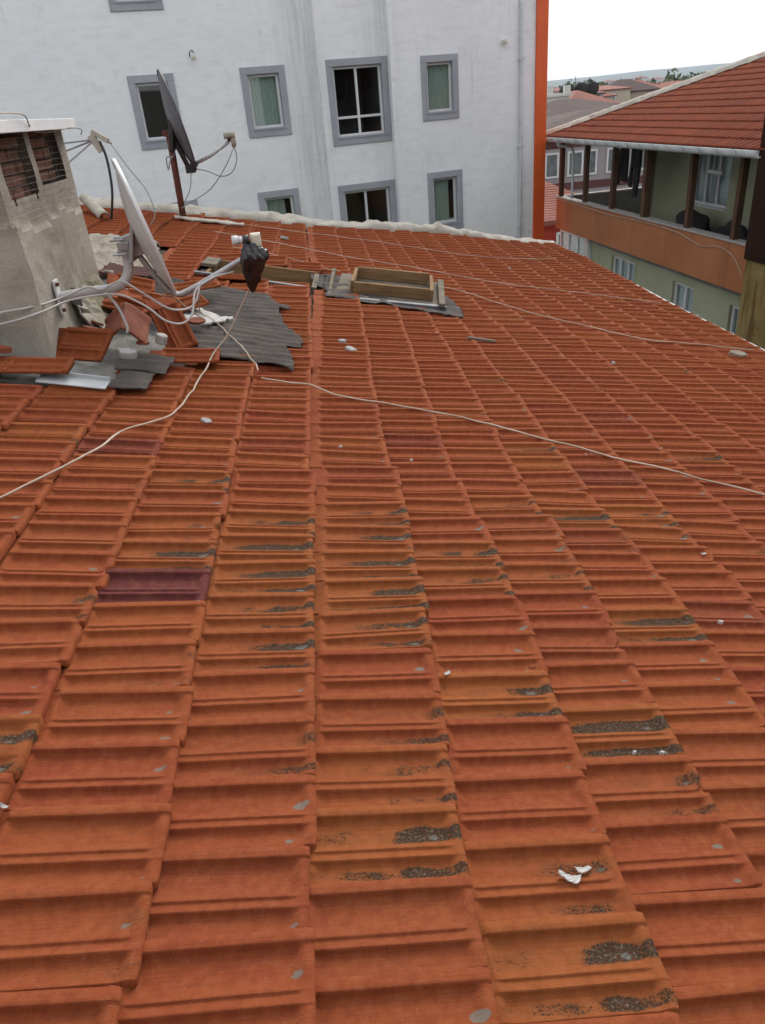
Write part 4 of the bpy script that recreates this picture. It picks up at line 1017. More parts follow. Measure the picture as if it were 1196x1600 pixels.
tag(roof_patch('mortar_bed', [(-2.9,4.05),(-1.25,4.05),(-1.02,4.25),(-0.95,4.9),(-0.72,5.2),(-0.62,5.6),(-0.8,6.4),(-1.1,6.9),(-2.9,6.9)], M['patch'], 0.0, None, 0.03, 0.02, 0.035), 'rough grey mortar bed around the foot of the chimney', 'mortar')
tag(roof_patch('rubble_patch', [(-3.1,6.75),(-1.5,6.75),(-1.36,7.2),(-1.52,7.9),(-1.66,8.7),(-3.1,8.85)], M['rubble'], 0.035, None, 0.028, 0.02, 0.085), 'patch of crumbled pale mortar where tiles are missing behind the pale dish', 'rubble')
tag(roof_patch('mortar_splash', [(-0.97,5.42),(-0.80,5.32),(-0.70,5.45),(-0.66,5.62),(-0.78,5.72),(-0.95,5.74)], M['plaster_chip'], 0.085, None, 0.02, 0.015, 0.03), 'pale mortar splash on the edge of the corrugated sheet', 'mortar')
tag(roof_patch('corrugated_remnant', [(-1.85,6.72),(-1.42,6.70),(-1.36,6.98),(-1.80,7.1)], M['maroon'], 0.09, 0.06, 0.02), 'dark red corrugated remnant beside the chimney edge', 'roof sheet')

# loose tiles
ts = tile_mesh('loose_tile', PV, PU, 9, M['tile'])
def loose_tile(x, y, h, rot, label, tint=0.45, name='loose_tile', sc3=(1,1,1)):
    o = bpy.data.objects.new(name, ts); col.objects.link(o)
    m = o.modifiers.new('solid','SOLIDIFY'); m.thickness = 0.012; m.offset = -1
    o.location = (x, y, rz(x,y)+h); o.rotation_euler = rot; o.scale = sc3; o.color = (tint, 0.15, 0.05, 1)
    return tag(o, label, 'roof tile')
def ridge_tile(x, y, h, rot, label, Lg=0.36, w=0.125, hh=0.085):
    b = MB(); n_ = 10; sec = []
    for j in range(n_+1):
        t = -1 + 2*j/n_; a = abs(t)
        sec.append((t*w, hh*(1-a) - 0.012*max(0, 0.25-a)*4*0.5))
    b.grid(lambda i, j: (sec[j][0]*(1.0+0.10*(i>=9)), Lg*i/10-Lg/2, sec[j][1]+(0.012 if i >= 9 else 0)), 10, n_)
    o = b.build('ridge_tile', M['terra'], None, True, 0.004, 0.016)
    o.location = (x,y,rz(x,y)+h); o.rotation_euler = rot; return tag(o, label, 'roof tile')
def flake(x, y, h, size, rz_, seed, label, mat, name):
    r = random.Random(seed); b = MB(); k1, k2 = r.uniform(0.3,0.9), r.uniform(-0.5,0.5)
    def P(i, j):
        u_, v_ = i/8-0.5, j/4-0.5
        e_ = 0.18*noise.noise(Vector((i*0.8,j*0.9,seed)))
        return (u_*size*(1+e_), v_*size*0.42*(1+2*e_), size*(k1*u_*u_ + k2*u_*v_ + 0.10*noise.noise(Vector((i*0.6,j*1.1,seed+3)))))
    b.grid(P, 8, 4)
    o = b.build(name, M[mat], None, False, 0, max(0.0015, size*0.05)); o.location = (x,y,rz(x,y)+h); o.rotation_euler = (r.uniform(-.3,.3),TAU,rz_)
    return tag(o, label, 'debris')
def shard(x, y, h, size, rot, seed, label, mat='terra', name='tile_shard', cat='tile shard'):
    r = random.Random(seed); n_ = 9
    ring = []
    for i in range(n_):
        a = 2*math.pi*i/n_; q = r.uniform(0.7,1.1); ring.append((math.cos(a)*q*size[0]/2, math.sin(a)*q*size[1]/2))
    b = MB(); b.add([(p[0],p[1],-size[2]/2) for p in ring]+[(p[0]*0.97,p[1]*0.97,size[2]/2+0.1*size[0]*p[0]/max(size[0],.01)*r.uniform(-.3,.3)) for p in ring],
          [tuple(range(n_-1,-1,-1)), tuple(range(n_,2*n_))]+[(i,(i+1)%n_,n_+(i+1)%n_,n_+i) for i in range(n_)])
    o = b.build(name, M[mat], None, False, min(size)*0.15); o.location = (x,y,rz(x,y)+h); o.rotation_euler = rot
    return tag(o, label, cat)
ridge_tile(-1.235, 4.84, 0.10, (R(16),R(6),R(4)), 'tent shaped ridge tile lying open end forward beside the chimney foot', 0.30, 0.125, 0.125)
loose_tile(-1.02, 5.06, 0.235, (R(8),R(44),R(-62)), 'loose ribbed tile tilted against the sheet to the right of the ridge tile', 0.3)
loose_tile(-1.53, 4.50, 0.105, (R(32),R(8),R(-16)), 'overturned broken tile lying flat at the chimney foot', 0.55, sc3=(0.85,1.15,1))
shard(-1.42, 4.82, 0.11, (0.24,0.05,0.028), (0,R(12),R(-22)), 3, 'narrow broken tile strip lying across the overturned tile')
loose_tile(-1.42, 5.75, 0.13, (R(6),R(18),R(-8)), 'long split tile wedged behind the ridge tile under the dish pipe', 0.7, sc3=(1.35,1.25,1))
loose_tile(-1.12, 6.15, 0.13, (R(4),R(4),R(16)), 'bright orange broken tile under the lower rim of the pale dish', 0.9, sc3=(1.0,1.0,1))
loose_tile(-1.48, 5.45, 0.14, (R(-3),R(15),R(-24)), 'tile leaning under the split tile next to the chimney flashing', 0.5)
loose_tile(-1.0, 4.60, 0.05, (R(2),R(11),R(2)), 'lone ribbed tile capping the course left of the corrugated sheet', 0.4)
loose_tile(-2.02, 4.08, 0.045, (0,R(11),0), 'flat tile at the bottom of the stack by the left picture edge', 0.5)
loose_tile(-1.72, 4.06, 0.075, (0,R(12),R(3)), 'tile lying on the stack in front of the chimney', 0.6)
shard(-1.80, 4.16, 0.14, (0.26,0.09,0.03), (0,R(14),R(10)), 11, 'orange tile piece at the top of the stack by the chimney')
shard(-1.92, 4.10, 0.13, (0.20,0.10,0.03), (R(5),R(4),R(-12)), 12, 'leftmost orange tile piece on the stack before the chimney')
shard(-1.23, 5.30, 0.10, (0.10,0.08,0.05), (0.3,0.2,0.4), 13, 'small orange shard just behind the tent shaped ridge tile')
shard(-1.02, 4.80, 0.10, (0.09,0.08,0.06), (0.3,0.2,0.9), 14, 'white mortar chunk between the ridge tile and the tilted tile', 'plaster_chip', 'mortar_chunk', 'mortar')
shard(-1.17, 4.46, 0.09, (0.12,0.08,0.05), (0.2,0.2,0.1), 15, 'white mortar chunk right of the overturned tile', 'plaster_chip', 'mortar_chunk', 'mortar')
loose_tile(-1.50, 5.95, 0.20, (R(14),R(24),R(12)), 'broken tile standing highest in the pile behind the split tile', 0.8, sc3=(0.8,0.9,1))
loose_tile(-1.30, 5.55, 0.16, (R(-14),R(20),R(-30)), 'tile lying crosswise on the split tile under the dish pipe', 0.6, sc3=(0.9,1,1))
loose_tile(-1.05, 5.55, 0.12, (R(10),R(2),R(30)), 'tile half hidden behind the tilted ribbed tile', 0.65, sc3=(0.7,0.9,1))
shard(-1.30, 5.22, 0.15, (0.16,0.10,0.016), (0.5,0.3,0.2), 16, 'flat orange shard leaning on the back of the ridge tile')
shard(-1.45, 5.02, 0.10, (0.12,0.09,0.016), (0.2,0.5,1.1), 17, 'orange shard against the chimney render left of the ridge tile')
shard(-1.12, 4.72, 0.09, (0.10,0.07,0.016), (0.1,0.2,0.5), 18, 'orange shard in front of the ridge tile opening')
shard(-0.86, 5.25, 0.12, (0.15,0.10,0.016), (0.2,0.1,-0.5), 19, 'orange shard on the sheet edge right of the tilted tile')
loose_tile(-0.98, 8.02, 0.06, (R(9),R(9),R(5)), 'lifted tile at the upper left rim of the roof opening', 0.4)
loose_tile(-0.62, 8.04, 0.075, (R(14),R(10),R(-3)), 'lifted tile above the middle of the roof opening', 0.5)
loose_tile(-0.26, 8.06, 0.06, (R(7),R(13),R(3)), 'lifted tile at the upper right rim of the roof opening', 0.35)
loose_tile(-0.86, 7.17, 0.05, (R(-6),R(12),R(-4)), 'skewed tile at the near rim of the roof opening', 0.5)
tag(roof_patch('ragged_felt', [(0.06,6.86),(0.5,6.80),(1.27,6.62),(1.32,7.1),(1.24,7.75),(0.6,7.9),(0.08,7.9)], M['felt_dark'], 0.042, None, 0.02, 0.006, 0.02), 'ragged dark felt sticking out beneath the hatch frame', 'felt')
fs_ = MB(); fs_.obox((0,0,0),(0.36,0.10,0.006)); fs_.obox((0,0.05,0.012),(0.36,0.008,0.025)); o = fs_.build('metal_flashing', M['gutter']); o.location = (-1.36,4.00,rz(-1.36,4.0)+0.045); o.rotation_euler = (0.1,TAU,R(-3)); tag(o, 'pale metal flashing strip under the tile stack', 'flashing')
# half pipe and felt by the far verge
hp = MB(); hp.grid(lambda i, j: (0.07*math.cos(math.pi*j/8), 0.75*i/8, 0.07*math.sin(math.pi*j/8)), 8, 8)
o = hp.build('half_pipe', M['lnb_old'], None, True, 0, 0.012); o.location = (-2.42,9.75,rz(-2.42,9.75)+0.06); o.rotation_euler = (R(14),0,R(28)); tag(o, 'weathered grey half pipe lying by the verge behind the chimney', 'pipe')
sl_ = MB(); sl_.grid(lambda i, j: (0.9*i/12, 0.10*j/3, 0.02*noise.noise(Vector((i*0.5,j,0)))+0.006*j), 12, 3)
o = sl_.build('felt_strip', M['lnb_old'], None, True, 0, 0.02); o.location = (-1.75,10.62,rz(-1.75,10.62)+0.06); o.rotation_euler = (0,TAU,R(8)); tag(o, 'grey mortar strip lying in front of the rusty pole', 'strip')

# ------------------------------------------------------------------ hatch frame and roof opening
hz = lambda x, y: rz(x, y)
hf = empty('hatch_frame', (0.68, 7.32, hz(0.68,7.32)+0.075), 0, 'open wooden box frame standing on a flashed board on the roof', 'roof hatch')
hf.rotation_euler = (R(3.0), R(9.5), R(-8))
MB().box(-0.50,0.53,-0.40,0.45,-0.035,0.0).build('base_board', M['wood_old'], hf, bevel=0.006)
mf = MB(); mf.box(-0.52,0.545,-0.44,-0.39,-0.045,0.012); mf.build('metal_edge', M['zinc'], hf, bevel=0.004)
MB().box(-0.33,0.38,-0.245,-0.21,0.004,0.105).build('plank', M['wood'], hf, bevel=0.004)
MB().box(-0.33,0.38,0.29,0.325,0.004,0.115).build('plank', M['wood'], hf, bevel=0.004)
MB().box(-0.36,-0.325,-0.21,0.29,0.004,0.11).build('plank', M['wood_y'], hf, bevel=0.004)
MB().box(0.385,0.42,-0.25,0.325,0.004,0.10).build('plank', M['wood_y'], hf, bevel=0.004)
MB().bar((0.50,-0.47,0.03),(0.50,0.36,0.035),0.06,0.04).build('edge_batten', M['wood_old'], hf, bevel=0.006)
MB().bar((-0.54,-0.42,0.0),(-0.58,0.46,0.015),0.035,0.05).build('edge_batten', M['wood_old'], hf, bevel=0.008)
op = empty('roof_opening', (-0.5, 7.6, hz(-0.5,7.6)), 0, 'uncovered opening in the roof lined with old planks beside the hatch frame', 'roof opening')
op.rotation_euler = (0, TAU, R(-4))
def opb(x0,x1,y0,y1,z0,z1,m,nm='plank'): return MB().box(x0,x1,y0,y1,z0,z1).build(nm, M[m], op, bevel=0.005)
opb(-0.50,0.46,0.28,0.315,-0.20,0.055,'wood'); opb(-0.50,0.46,-0.33,-0.295,-0.25,0.02,'wood_old')
opb(-0.535,-0.50,-0.33,0.315,-0.2,0.04,'wood_y'); opb(0.465,0.515,-0.34,0.33,-0.20,0.035,'wood_old')
opb(-0.5,0.46,-0.295,0.28,-0.36,-0.33,'wood_deck','floor'); opb(-0.3,0.2,0.05,0.13,-0.32,-0.25,'wood')
MB().bar((-0.62,-0.36,0.045),(0.44,-0.345,0.03),0.05,0.014).build('metal_edge', M['zinc'], op)
MB().box(-0.6,-0.46,-0.1,0.22,0.05,0.085).build('short_board', M['wood_old'], op, bevel=0.006)
tag(roof_patch('felt_sheet', [(0.0,7.28),(0.22,7.22),(0.20,7.60),(0.12,7.95),(-0.10,7.98),(-0.02,7.6)], M['felt_dark'], 0.03, None, 0.02, 0.006, 0.02), 'dark felt lining between the roof opening and the hatch frame', 'felt')
wsb = MB(); wsb.obox((0,0,0),(0.23,0.03,0.018)); o = wsb.build('wood_scrap', M['wood_old'], None, False, 0.003); o.location = (1.27,5.90,rz(1.27,5.9)+0.045); o.rotation_euler = (0,TAU,R(-6)); tag(o, 'short pale wood strip lying on the tiles right of the hatch', 'wood scrap')

# ------------------------------------------------------------------ satellite dishes
def dish_mesh(w, h, depth, n=40, rings=9, lip=0.018):
    b = MB(); b.v.append((0,0,-depth))
    for r in range(1, rings+1):
        t = r/rings
        for k in range(n):
            a = 2*math.pi*k/n; b.v.append((math.cos(a)*w/2*t, math.sin(a)*h/2*t, -depth*(1-t*t)))
    for r, (s, z) in enumerate([(1.0+0.012/w, 0.004),(1.0+0.02/w, -lip*0.6),(1.0+0.018/w,-lip)]):
        for k in range(n):
            a = 2*math.pi*k/n; b.v.append((math.cos(a)*w/2*s, math.sin(a)*h/2*s, z))
    R_ = rings+3
    for k in range(n): b.f.append((0, 1+k, 1+(k+1)%n))
    for r in range(R_-1):
        for k in range(n):
            A = 1+r*n; b.f.append((A+k, A+n+k, A+n+(k+1)%n, A+(k+1)%n))
    return b
def frame_mat(nrm, upv=(0,0,1)):
    z = Vector(nrm).normalized(); x = Vector(upv).cross(z).normalized(); y = z.cross(x)
    return Matrix((x,y,z)).transposed()
# pale dish on the chimney
def dish_on_wall():
    D = empty('satellite_dish', (-0.95,4.73,0.20), 0, 'pale satellite dish seen edge on, bracketed to the chimney by a bent pipe', 'satellite dish')
    o_ = Vector((-0.95,4.73,0.20)); l = lambda x,y,z: tuple(Vector((x,y,z))-o_)
    cen = Vector((-0.955,4.74,0.975)); nrm = Vector((0.945,0.243,0.225)).normalized()
    m = frame_mat(nrm)
    d = dish_mesh(0.72,0.78,0.075).build('reflector', M['dish_white'], D, True, 0, 0.003)
    d.matrix_local = Matrix.Translation(cen-o_) @ m.to_4x4()
    back = cen - nrm*0.09
    MB().tube(smooth_path([l(-1.56,4.72,0.645),l(-1.40,4.725,0.66),l(-1.24,4.73,0.665),l(-1.155,4.73,0.695),l(-1.11,4.735,0.76),l(-1.10,4.735,0.85),l(-1.10,4.735,0.93)],6), 0.029, 12).build('bent_pipe', M['dish_white'], D, smooth=True)
    MB().box(*(lambda a: (a[0],a[0]+0.014,a[1]-0.04,a[1]+0.04,a[2]-0.10,a[2]+0.10))(l(-1.553,4.72,0.65))).build('wall_plate', M['white_metal'], D, bevel=0.003)
    for z in (-0.075,0.075): MB().tube([l(-1.54,4.70,0.65+z),l(-1.522,4.70,0.65+z)],0.012,6).build('bolt', M['rust'], D)
    br = MB(); br.obox(l(-1.045,4.735,0.90),(0.10,0.07,0.13),Matrix.Rotation(-0.25,3,'Y')); br.obox(l(-1.10,4.735,0.90),(0.07,0.09,0.05)); br.obox(tuple(back-o_+nrm*0.012),(0.02,0.16,0.30),Matrix.Rotation(0.24,3,'Y'))
    br.build('clamp_bracket', M['galv'], D, bevel=0.006)
    for (y, z) in ((4.68,0.86),(4.68,0.94),(4.79,0.86),(4.79,0.94)): MB().tube([l(-1.165,y,z),l(-1.09,y,z)],0.008,6).build('bolt', M['galv'], D)
    # feed arm: from the back bracket, under the rim, out to the feed
    MB().tube(smooth_path([l(-1.03,4.735,0.84),l(-0.98,4.74,0.74),l(-0.915,4.745,0.63),l(-0.86,4.75,0.59),l(-0.80,4.755,0.60),l(-0.66,4.77,0.655),l(-0.41,4.80,0.76)],6), 0.017, 8).build('feed_arm', M['galv'], D, smooth=True)
    f = Vector((-0.385,4.80,0.855))
    q = MB(); q.tube([tuple(f+Vector((-0.015,0,0))-o_),tuple(f+Vector((-0.065,-0.01,0.005))-o_)],0.022,12); q.tube([tuple(f+Vector((-0.06,-0.01,0.005))-o_),tuple(f+Vector((-0.095,-0.015,0.008))-o_)],0.027,14)
    q.build('feed_horn', M['pvc'], D, smooth=True)
    MB().tube([tuple(f+Vector((-0.03,0,0.0))-o_),tuple(f+Vector((0.005,0.0,0.0))-o_)],0.030,12).build('collar', M['black_metal'], D, smooth=True)
    q = MB(); q.obox(tuple(f+Vector((0.045,0.01,-0.005))-o_),(0.062,0.05,0.08)); q.obox(tuple(f+Vector((0.05,-0.025,-0.005))-o_),(0.05,0.012,0.07)); q.build('receiver', M['lnb'], D, bevel=0.008)
    MB().tube([tuple(f+Vector((-0.01,0,-0.02))-o_),tuple(f+Vector((-0.02,0,-0.10))-o_)],0.018,8).build('arm_clamp', M['black_metal'], D)
dish_on_wall()
def bag():
    b = MB(); n_, k_ = 42, 72
    c = Vector((-0.385,4.77,-0.02))
    def P(i, j):
        t = i/n_; a = 2*math.pi*j/k_
        rad = (lambda T, q: T[int(q)]*(1-q%1)+T[min(14,int(q)+1)]*(q%1))([0.035,0.06,0.085,0.105,0.112,0.108,0.102,0.095,0.088,0.08,0.07,0.055,0.04,0.026,0.012], i/3)
        fold = 1 + 0.30*noise.noise(Vector((math.cos(a)*2.4, math.sin(a)*2.4, t*2.6))) + 0.20*(1-2*abs(noise.noise(Vector((math.cos(a)*3.3, math.sin(a)*3.3, t*2.2+4))))) - 0.12 + 0.05*noise.noise(Vector((math.cos(a)*9, math.sin(a)*9, t*12+4)))
        if t < 0.35 and math.cos(a) > 0.5: fold *= 1.22
        z = 0.860 - 0.285*t + 0.02*noise.noise(Vector((j*0.25,i*0.27,2)))
        return tuple(c + Vector((math.cos(a)*rad*0.66*fold + 0.015*math.sin(t*5), math.sin(a)*rad*0.7*fold, z)))
    b.grid(P, n_, k_)
    return tag(b.build('plastic_bag', M['bag'], None, True), 'crumpled black plastic bag tied round the feed of the pale dish', 'bag')
bag()
# dark dish on a rusty pole
def dish_on_pole():
    D = empty('satellite_dish', (-1.67,10.77,0.30), 0, 'dark satellite dish on a rusty pole at the far verge', 'satellite dish')
    o_ = Vector((-1.67,10.77,0.30)); l = lambda x,y,z: tuple(Vector((x,y,z))-o_)
    MB().tube([l(-1.665,10.77,0.25),l(-1.64,10.77,1.40)],0.042,12).build('pole', M['rust'], D, smooth=True)
    MB().obox(l(-1.65,10.77,1.40),(0.13,0.11,0.07),Matrix.Rotation(0.3,3,'Y')).build('pole_clamp', M['rust'], D, bevel=0.01)
    cen = Vector((-1.50,10.76,1.53)); nrm = Vector((0.955,0.215,0.20)).normalized(); m = frame_mat(nrm)
    d = dish_mesh(1.06,1.16,0.10).build('reflector', M['dish_dark'], D, True, 0, 0.004); d.matrix_local = Matrix.Translation(cen-o_) @ m.to_4x4()
    q = MB(); q.obox(tuple(cen-nrm*0.12-o_+Vector((0.02,0,-0.12))),(0.06,0.22,0.36),Matrix.Rotation(0.2,3,'Y')); q.bar(l(-1.63,10.76,1.36),l(-1.53,10.76,1.33),0.07,0.07); q.bar(l(-1.58,10.75,1.32),l(-1.46,10.755,0.97),0.06,0.06)
    q.obox(l(-1.45,10.76,0.985),(0.12,0.10,0.10)); q.build('rear_bracket', M['black_metal'], D, bevel=0.01)
    MB().tube([l(-1.43,10.76,1.02),l(-1.18,10.80,1.11),l(-0.92,10.86,1.25)],0.022,8).build('feed_arm', M['galv'], D, smooth=True)
    MB().tube([l(-1.44,10.76,1.01),l(-1.36,10.77,1.04)],0.034,8).build('arm_socket', M['black_metal'], D)
    q = MB(); q.tube([l(-0.97,10.86,1.32),l(-0.89,10.86,1.325)],0.040,10); q.tube([l(-0.86,10.86,1.345),l(-0.86,10.86,1.19)],0.032,10); q.obox(l(-0.88,10.86,1.325),(0.10,0.07,0.06)); q.build('receiver', M['lnb_old'], D, True)
    MB().tube([l(-0.92,10.86,1.25),l(-0.90,10.86,1.31)],0.022,8).build('arm_clamp', M['black_metal'], D)
    ct = MB(); ct.tube(smooth_path([l(-0.86,10.86,1.19),l(-0.85,10.86,1.05),l(-0.93,10.84,0.90),l(-1.08,10.82,0.86),l(-1.25,10.79,0.94),l(-1.40,10.77,0.98)],6),0.007,5)
    ct.tube(smooth_path([l(-0.86,10.86,1.2),l(-1.0,10.84,0.98),l(-1.25,10.80,0.72),l(-1.55,10.77,0.58),l(-1.66,10.72,0.53)],6),0.007,5)
    ct.tube(smooth_path([l(-1.45,10.76,0.95),l(-1.5,10.74,0.75),l(-1.60,10.71,0.60)],6),0.007,5)
    ct.tube(smooth_path([l(-1.62,10.72,1.36),l(-1.60,10.70,1.20),l(-1.68,10.71,1.10),l(-1.73,10.74,1.0),l(-1.72,10.74,1.14),l(-1.62,10.72,1.13)],6),0.008,5)
    ct.build('cable', M['cable_grey'], D, True)
dish_on_pole()
# feed of a third dish reaching out from behind the chimney
def hidden_dish():
    D = empty('satellite_dish', (-3.3,10.05,0.7), 0, 'weathered dish feed on thin struts reaching out from behind the chimney', 'satellite dish')
    o_ = Vector((-3.3,10.05,0.7)); l = lambda x,y,z: tuple(Vector((x,y,z))-o_)
    f = (-2.36,10.05,1.42)
    d = dish_mesh(0.85,0.9,0.1).build('reflector', M['dish_white'], D, True, 0, 0.004); d.matrix_local = Matrix.Translation(Vector((-3.2,10.1,1.25))-o_) @ frame_mat((0.97,0.05,0.2)).to_4x4()
    MB().tube([l(-3.3,10.1,0.72),l(-3.3,10.1,1.25)],0.03,10).build('pole', M['rust'], D, True)
    for a in ((-3.18,10.1,1.40),(-3.12,9.75,0.95),(-3.15,10.5,1.25)): MB().tube([l(*a),l(f[0]-0.03,f[1],f[2])],0.011,6).build('strut', M['cable_grey'], D, True)
    q = MB(); q.bar(l(f[0]-0.07,f[1],f[2]+0.05),l(f[0]+0.02,f[1],f[2]-0.13),0.08,0.05,up=(0,1,0)); q.bar(l(f[0]-0.05,f[1],f[2]+0.09),l(f[0]+0.12,f[1],f[2]-0.03),0.055,0.055); q.tube([l(f[0]+0.10,f[1],f[2]-0.02),l(f[0]+0.15,f[1],f[2]-0.06)],0.015,8)
    q.build('receiver', M['lnb_old'], D, bevel=0.012)
    MB().tube(smooth_path([l(-2.33,10.0,1.40),l(-2.29,9.98,1.2),l(-2.31,9.95,0.85),l(-2.42,9.95,0.48)],6),0.015,6).build('down_lead', M['black_metal'], D, True)
    MB().tube(smooth_path([l(-2.22,10.05,1.36),l(-2.05,9.9,1.1),l(-1.86,9.7,0.85),l(-1.80,9.6,0.60),l(-1.88,9.6,0.48)],6),0.007,5).build('thin_lead', M['cable_grey'], D, True)
hidden_dish()

# ------------------------------------------------------------------ cables
def cable(name, pts, r, mat, label, lift=0.047):
    P = []
    for p in pts:
        if len(p) == 2: P.append((p[0], p[1], rz(p[0],p[1])+lift+r))
        else: P.append(p)
    b = MB(); Q = smooth_path(P, 8); sd_ = len(label)
    Q = [q + Vector((jag((q.x*9, q.y*9, sd_), 0.010), jag((q.y*9, q.x*9, sd_+4), 0.010), max(-0.004, jag((q.x*5, q.y*5, sd_+8), 0.008)))) for q in Q]
    b.tube(Q, r*(0.8 if mat == 'cable' else 0.85), 6)
    return tag(b.build(name, M[mat], None, True), label, 'cable')
cable('cable', [(-0.42,4.78,0.58),(-0.47,4.74,0.50),(-0.60,4.66,0.32),(-0.70,4.55,0.23),(-0.74,4.29,0.20),(-0.80,3.65),(-0.97,3.37),(-1.03,3.15),(-1.12,2.92),(-1.28,2.58),(-1.45,2.2),(-1.7,1.9)], 0.0065, 'cable', 'cream cable running from the black bag down to the lower left edge')
cable('cable', [(-0.80,5.2,0.50),(-0.83,5.35,0.34),(-0.80,5.45,0.28),(-0.72,5.33,0.24),(-0.60,5.05,0.205),(-0.50,4.78,0.175),(-0.45,4.63),(-0.42,4.50)], 0.0055, 'cable', 'cable crossing the corrugated sheet to the tile edge')
cable('cable', [(-0.40,4.38),(-0.25,4.36),(-0.10,4.33),(0.05,4.20),(0.30,4.14),(0.66,4.03),(1.0,3.86),(1.37,3.63),(1.85,3.40),(2.18,3.23),(2.7,2.95)], 0.006, 'cable', 'cream cable crossing the tiles from the sheet to the right edge')
cable('cable', [(1.10,8.10),(1.3,8.0),(1.59,7.74),(2.03,7.11),(2.4,6.8),(2.86,6.47),(3.4,6.55),(4.05,6.6)], 0.0055, 'cable', 'cable running from the hatch frame to the eave')
cable('cable', [(-1.2,9.9),(-0.4,9.6),(0.3,9.15),(1.09,8.96),(1.94,8.70),(2.5,8.62),(2.99,8.64),(4.05,8.64)], 0.0055, 'cable', 'middle cable crossing the far tiles behind the hatch')
cable('cable', [(-1.3,11.0),(-0.3,10.95),(0.97,10.79),(1.6,10.65),(2.19,10.61),(2.9,10.9),(3.6,11.33)], 0.0055, 'cable', 'farthest cable crossing the tiles just below the mortar verge')
cable('cable', [(-0.9,8.9),(-0.5,8.75),(-0.2,8.5),(0.05,8.25),(0.25,8.1)], 0.005, 'cable', 'short cable on the tiles between the opening and the dark dish')
cable('cable', [(-2.6,4.55,0.62),(-1.95,4.31,0.655),(-1.62,4.32,0.68),(-1.5,4.55,0.665),(-1.36,4.66,0.70),(-1.28,4.68,0.675),(-1.15,4.66,0.71),(-1.02,4.62,0.63),(-0.90,4.6,0.545),(-0.80,4.62,0.525),(-0.74,4.66,0.56),(-0.70,4.7,0.66)], 0.0075, 'cable_white', 'upper white cable looping from the chimney under the dish to its arm')
cable('cable', [(-2.6,4.5,0.57),(-1.95,4.30,0.60),(-1.60,4.31,0.635),(-1.45,4.55,0.65),(-1.30,4.64,0.655),(-1.15,4.62,0.64),(-1.02,4.58,0.57),(-0.92,4.55,0.48),(-0.83,4.56,0.455),(-0.77,4.6,0.50),(-0.73,4.68,0.62),(-0.62,4.74,0.67),(-0.5,4.78,0.68)], 0.0075, 'cable_white', 'lower white cable sagging from the chimney pipe to the dish arm')
cable('cable', [(-1.27,4.70,0.655),(-1.20,4.66,0.56),(-1.17,4.63,0.46),(-1.18,4.62,0.42)], 0.010, 'cable_white', 'short white strap hanging from the bent dish pipe')
cable('cable', [(-0.96,4.72,0.60),(-0.88,4.78,0.56),(-0.82,5.0,0.42),(-0.80,5.2,0.33)], 0.0055, 'cable', 'thin cable dropping from the lower dish rim to the sheet')

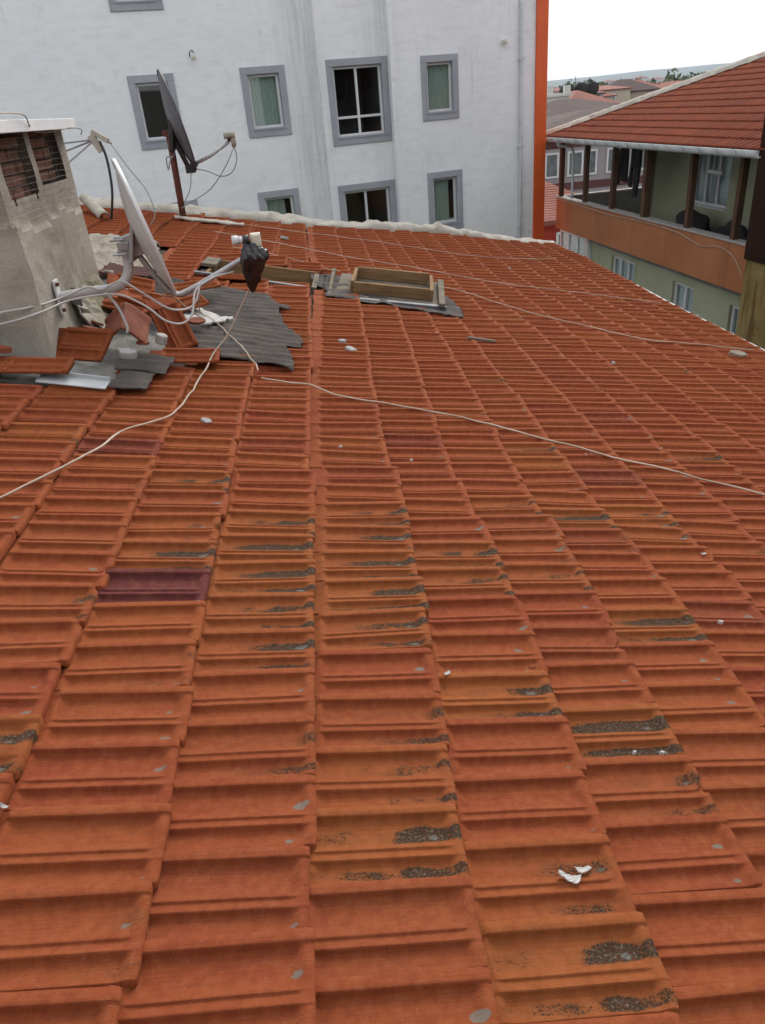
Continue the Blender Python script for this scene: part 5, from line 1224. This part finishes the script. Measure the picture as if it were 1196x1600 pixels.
# ------------------------------------------------------------------ scraps on the tiles
SCR = [(0.40,1.03,0.055,'white_scrap','white folded scrap on the nearest mossy tiles at lower right','plaster_chip'),(0.44,1.05,0.04,'white_scrap','smaller white scrap right against the folded scrap','plaster_chip'),(0.71,1.41,0.022,'plaster_crumb','left of two white crumbs on the tile below the blackest mossy tile','plaster_chip'),(0.79,1.41,0.026,'plaster_crumb','right of two white crumbs on the tile below the blackest mossy tile','plaster_chip'),
       (0.25,1.72,0.028,'white_scrap','thin white curl on the middle tiles left of the blackest mossy tile','plaster_chip'),(0.13,5.45,0.085,'mortar_flake','upper of two grey flakes below the hatch','pebble'),(0.18,5.24,0.10,'mortar_flake','lower of two grey flakes below the hatch','pebble'),(-0.64,3.62,0.07,'mortar_flake','oval grey flake right of the cream cable','pebble'),
       (1.36,3.61,0.045,'white_scrap','white flake caught under the long cream cable','plaster_chip'),(1.85,3.79,0.04,'white_scrap','white curl above the long cream cable on the right','plaster_chip'),(1.50,2.57,0.028,'white_scrap','white curl on the tiles at the right edge','plaster_chip'),(0.36,3.35,0.028,'plaster_crumb','white crumb on the tiles below the crossing cable','plaster_chip'),
       (-0.82,1.22,0.022,'white_scrap','tiny white chip on the lower left tiles','plaster_chip'),(1.30,2.05,0.03,'plaster_crumb','pale crumb right of the orange mossy tile','plaster_chip'),(-0.37,4.40,0.03,'plaster_crumb','grey knot on the end of the crossing cable','pebble'),(2.55,10.0,0.05,'plaster_crumb','white crumb on the far tiles near the verge','plaster_chip'),(3.75,6.35,0.16,'mortar_flake','grey brown blotch of mortar near the eave','rubble'),
       (-0.35,10.25,0.12,'mortar_flake','pale flake on the far tiles above the roof opening','pebble'),(2.25,5.55,0.05,'plaster_crumb','white crumb in the middle of the right hand tiles','plaster_chip'),(0.02,3.45,0.03,'plaster_crumb','small white crumb left of the middle tile step','plaster_chip'),(0.92,6.0,0.03,'plaster_crumb','pale crumb just left of the wood strip','plaster_chip')]
for i, (x, y, s, nm, lab, mt) in enumerate(SCR):
    flat = 0.25 if nm != 'plaster_crumb' else 0.6
    if nm == 'white_scrap': flake(x, y, 0.036, s*0.85, rng.uniform(-.8,.8), 40+i, lab, mt, nm); continue
    if nm == 'plaster_crumb': s *= 0.7
    shard(x, y, 0.036+s*flat*0.25, (s, s*(0.42 if nm == 'white_scrap' else 0.62), s*flat), (rng.uniform(-.3,.3), TAU+rng.uniform(-.2,.2), rng.uniform(-.6,.6)), 40+i, lab, mt, nm, 'debris')

# ------------------------------------------------------------------ air between the town and the hill
hzm = bpy.data.materials.new('haze'); hzm.use_nodes = True; t = hzm.node_tree
for nd in list(t.nodes):
    if nd.type != 'OUTPUT_MATERIAL': t.nodes.remove(nd)
pv = t.nodes.new('ShaderNodeVolumePrincipled'); pv.inputs['Color'].default_value = (0.70,0.83,1.0,1); pv.inputs['Density'].default_value = 0.00012; pv.inputs['Anisotropy'].default_value = 0.2
t.links.new(pv.outputs[0], [nd for nd in t.nodes if nd.type == 'OUTPUT_MATERIAL'][0].inputs['Volume'])
hz_o = MB().box(-4200, 4200, -400, 5200, GZ-1.5, 62).build('haze', hzm); hz_o['kind'] = 'stuff'
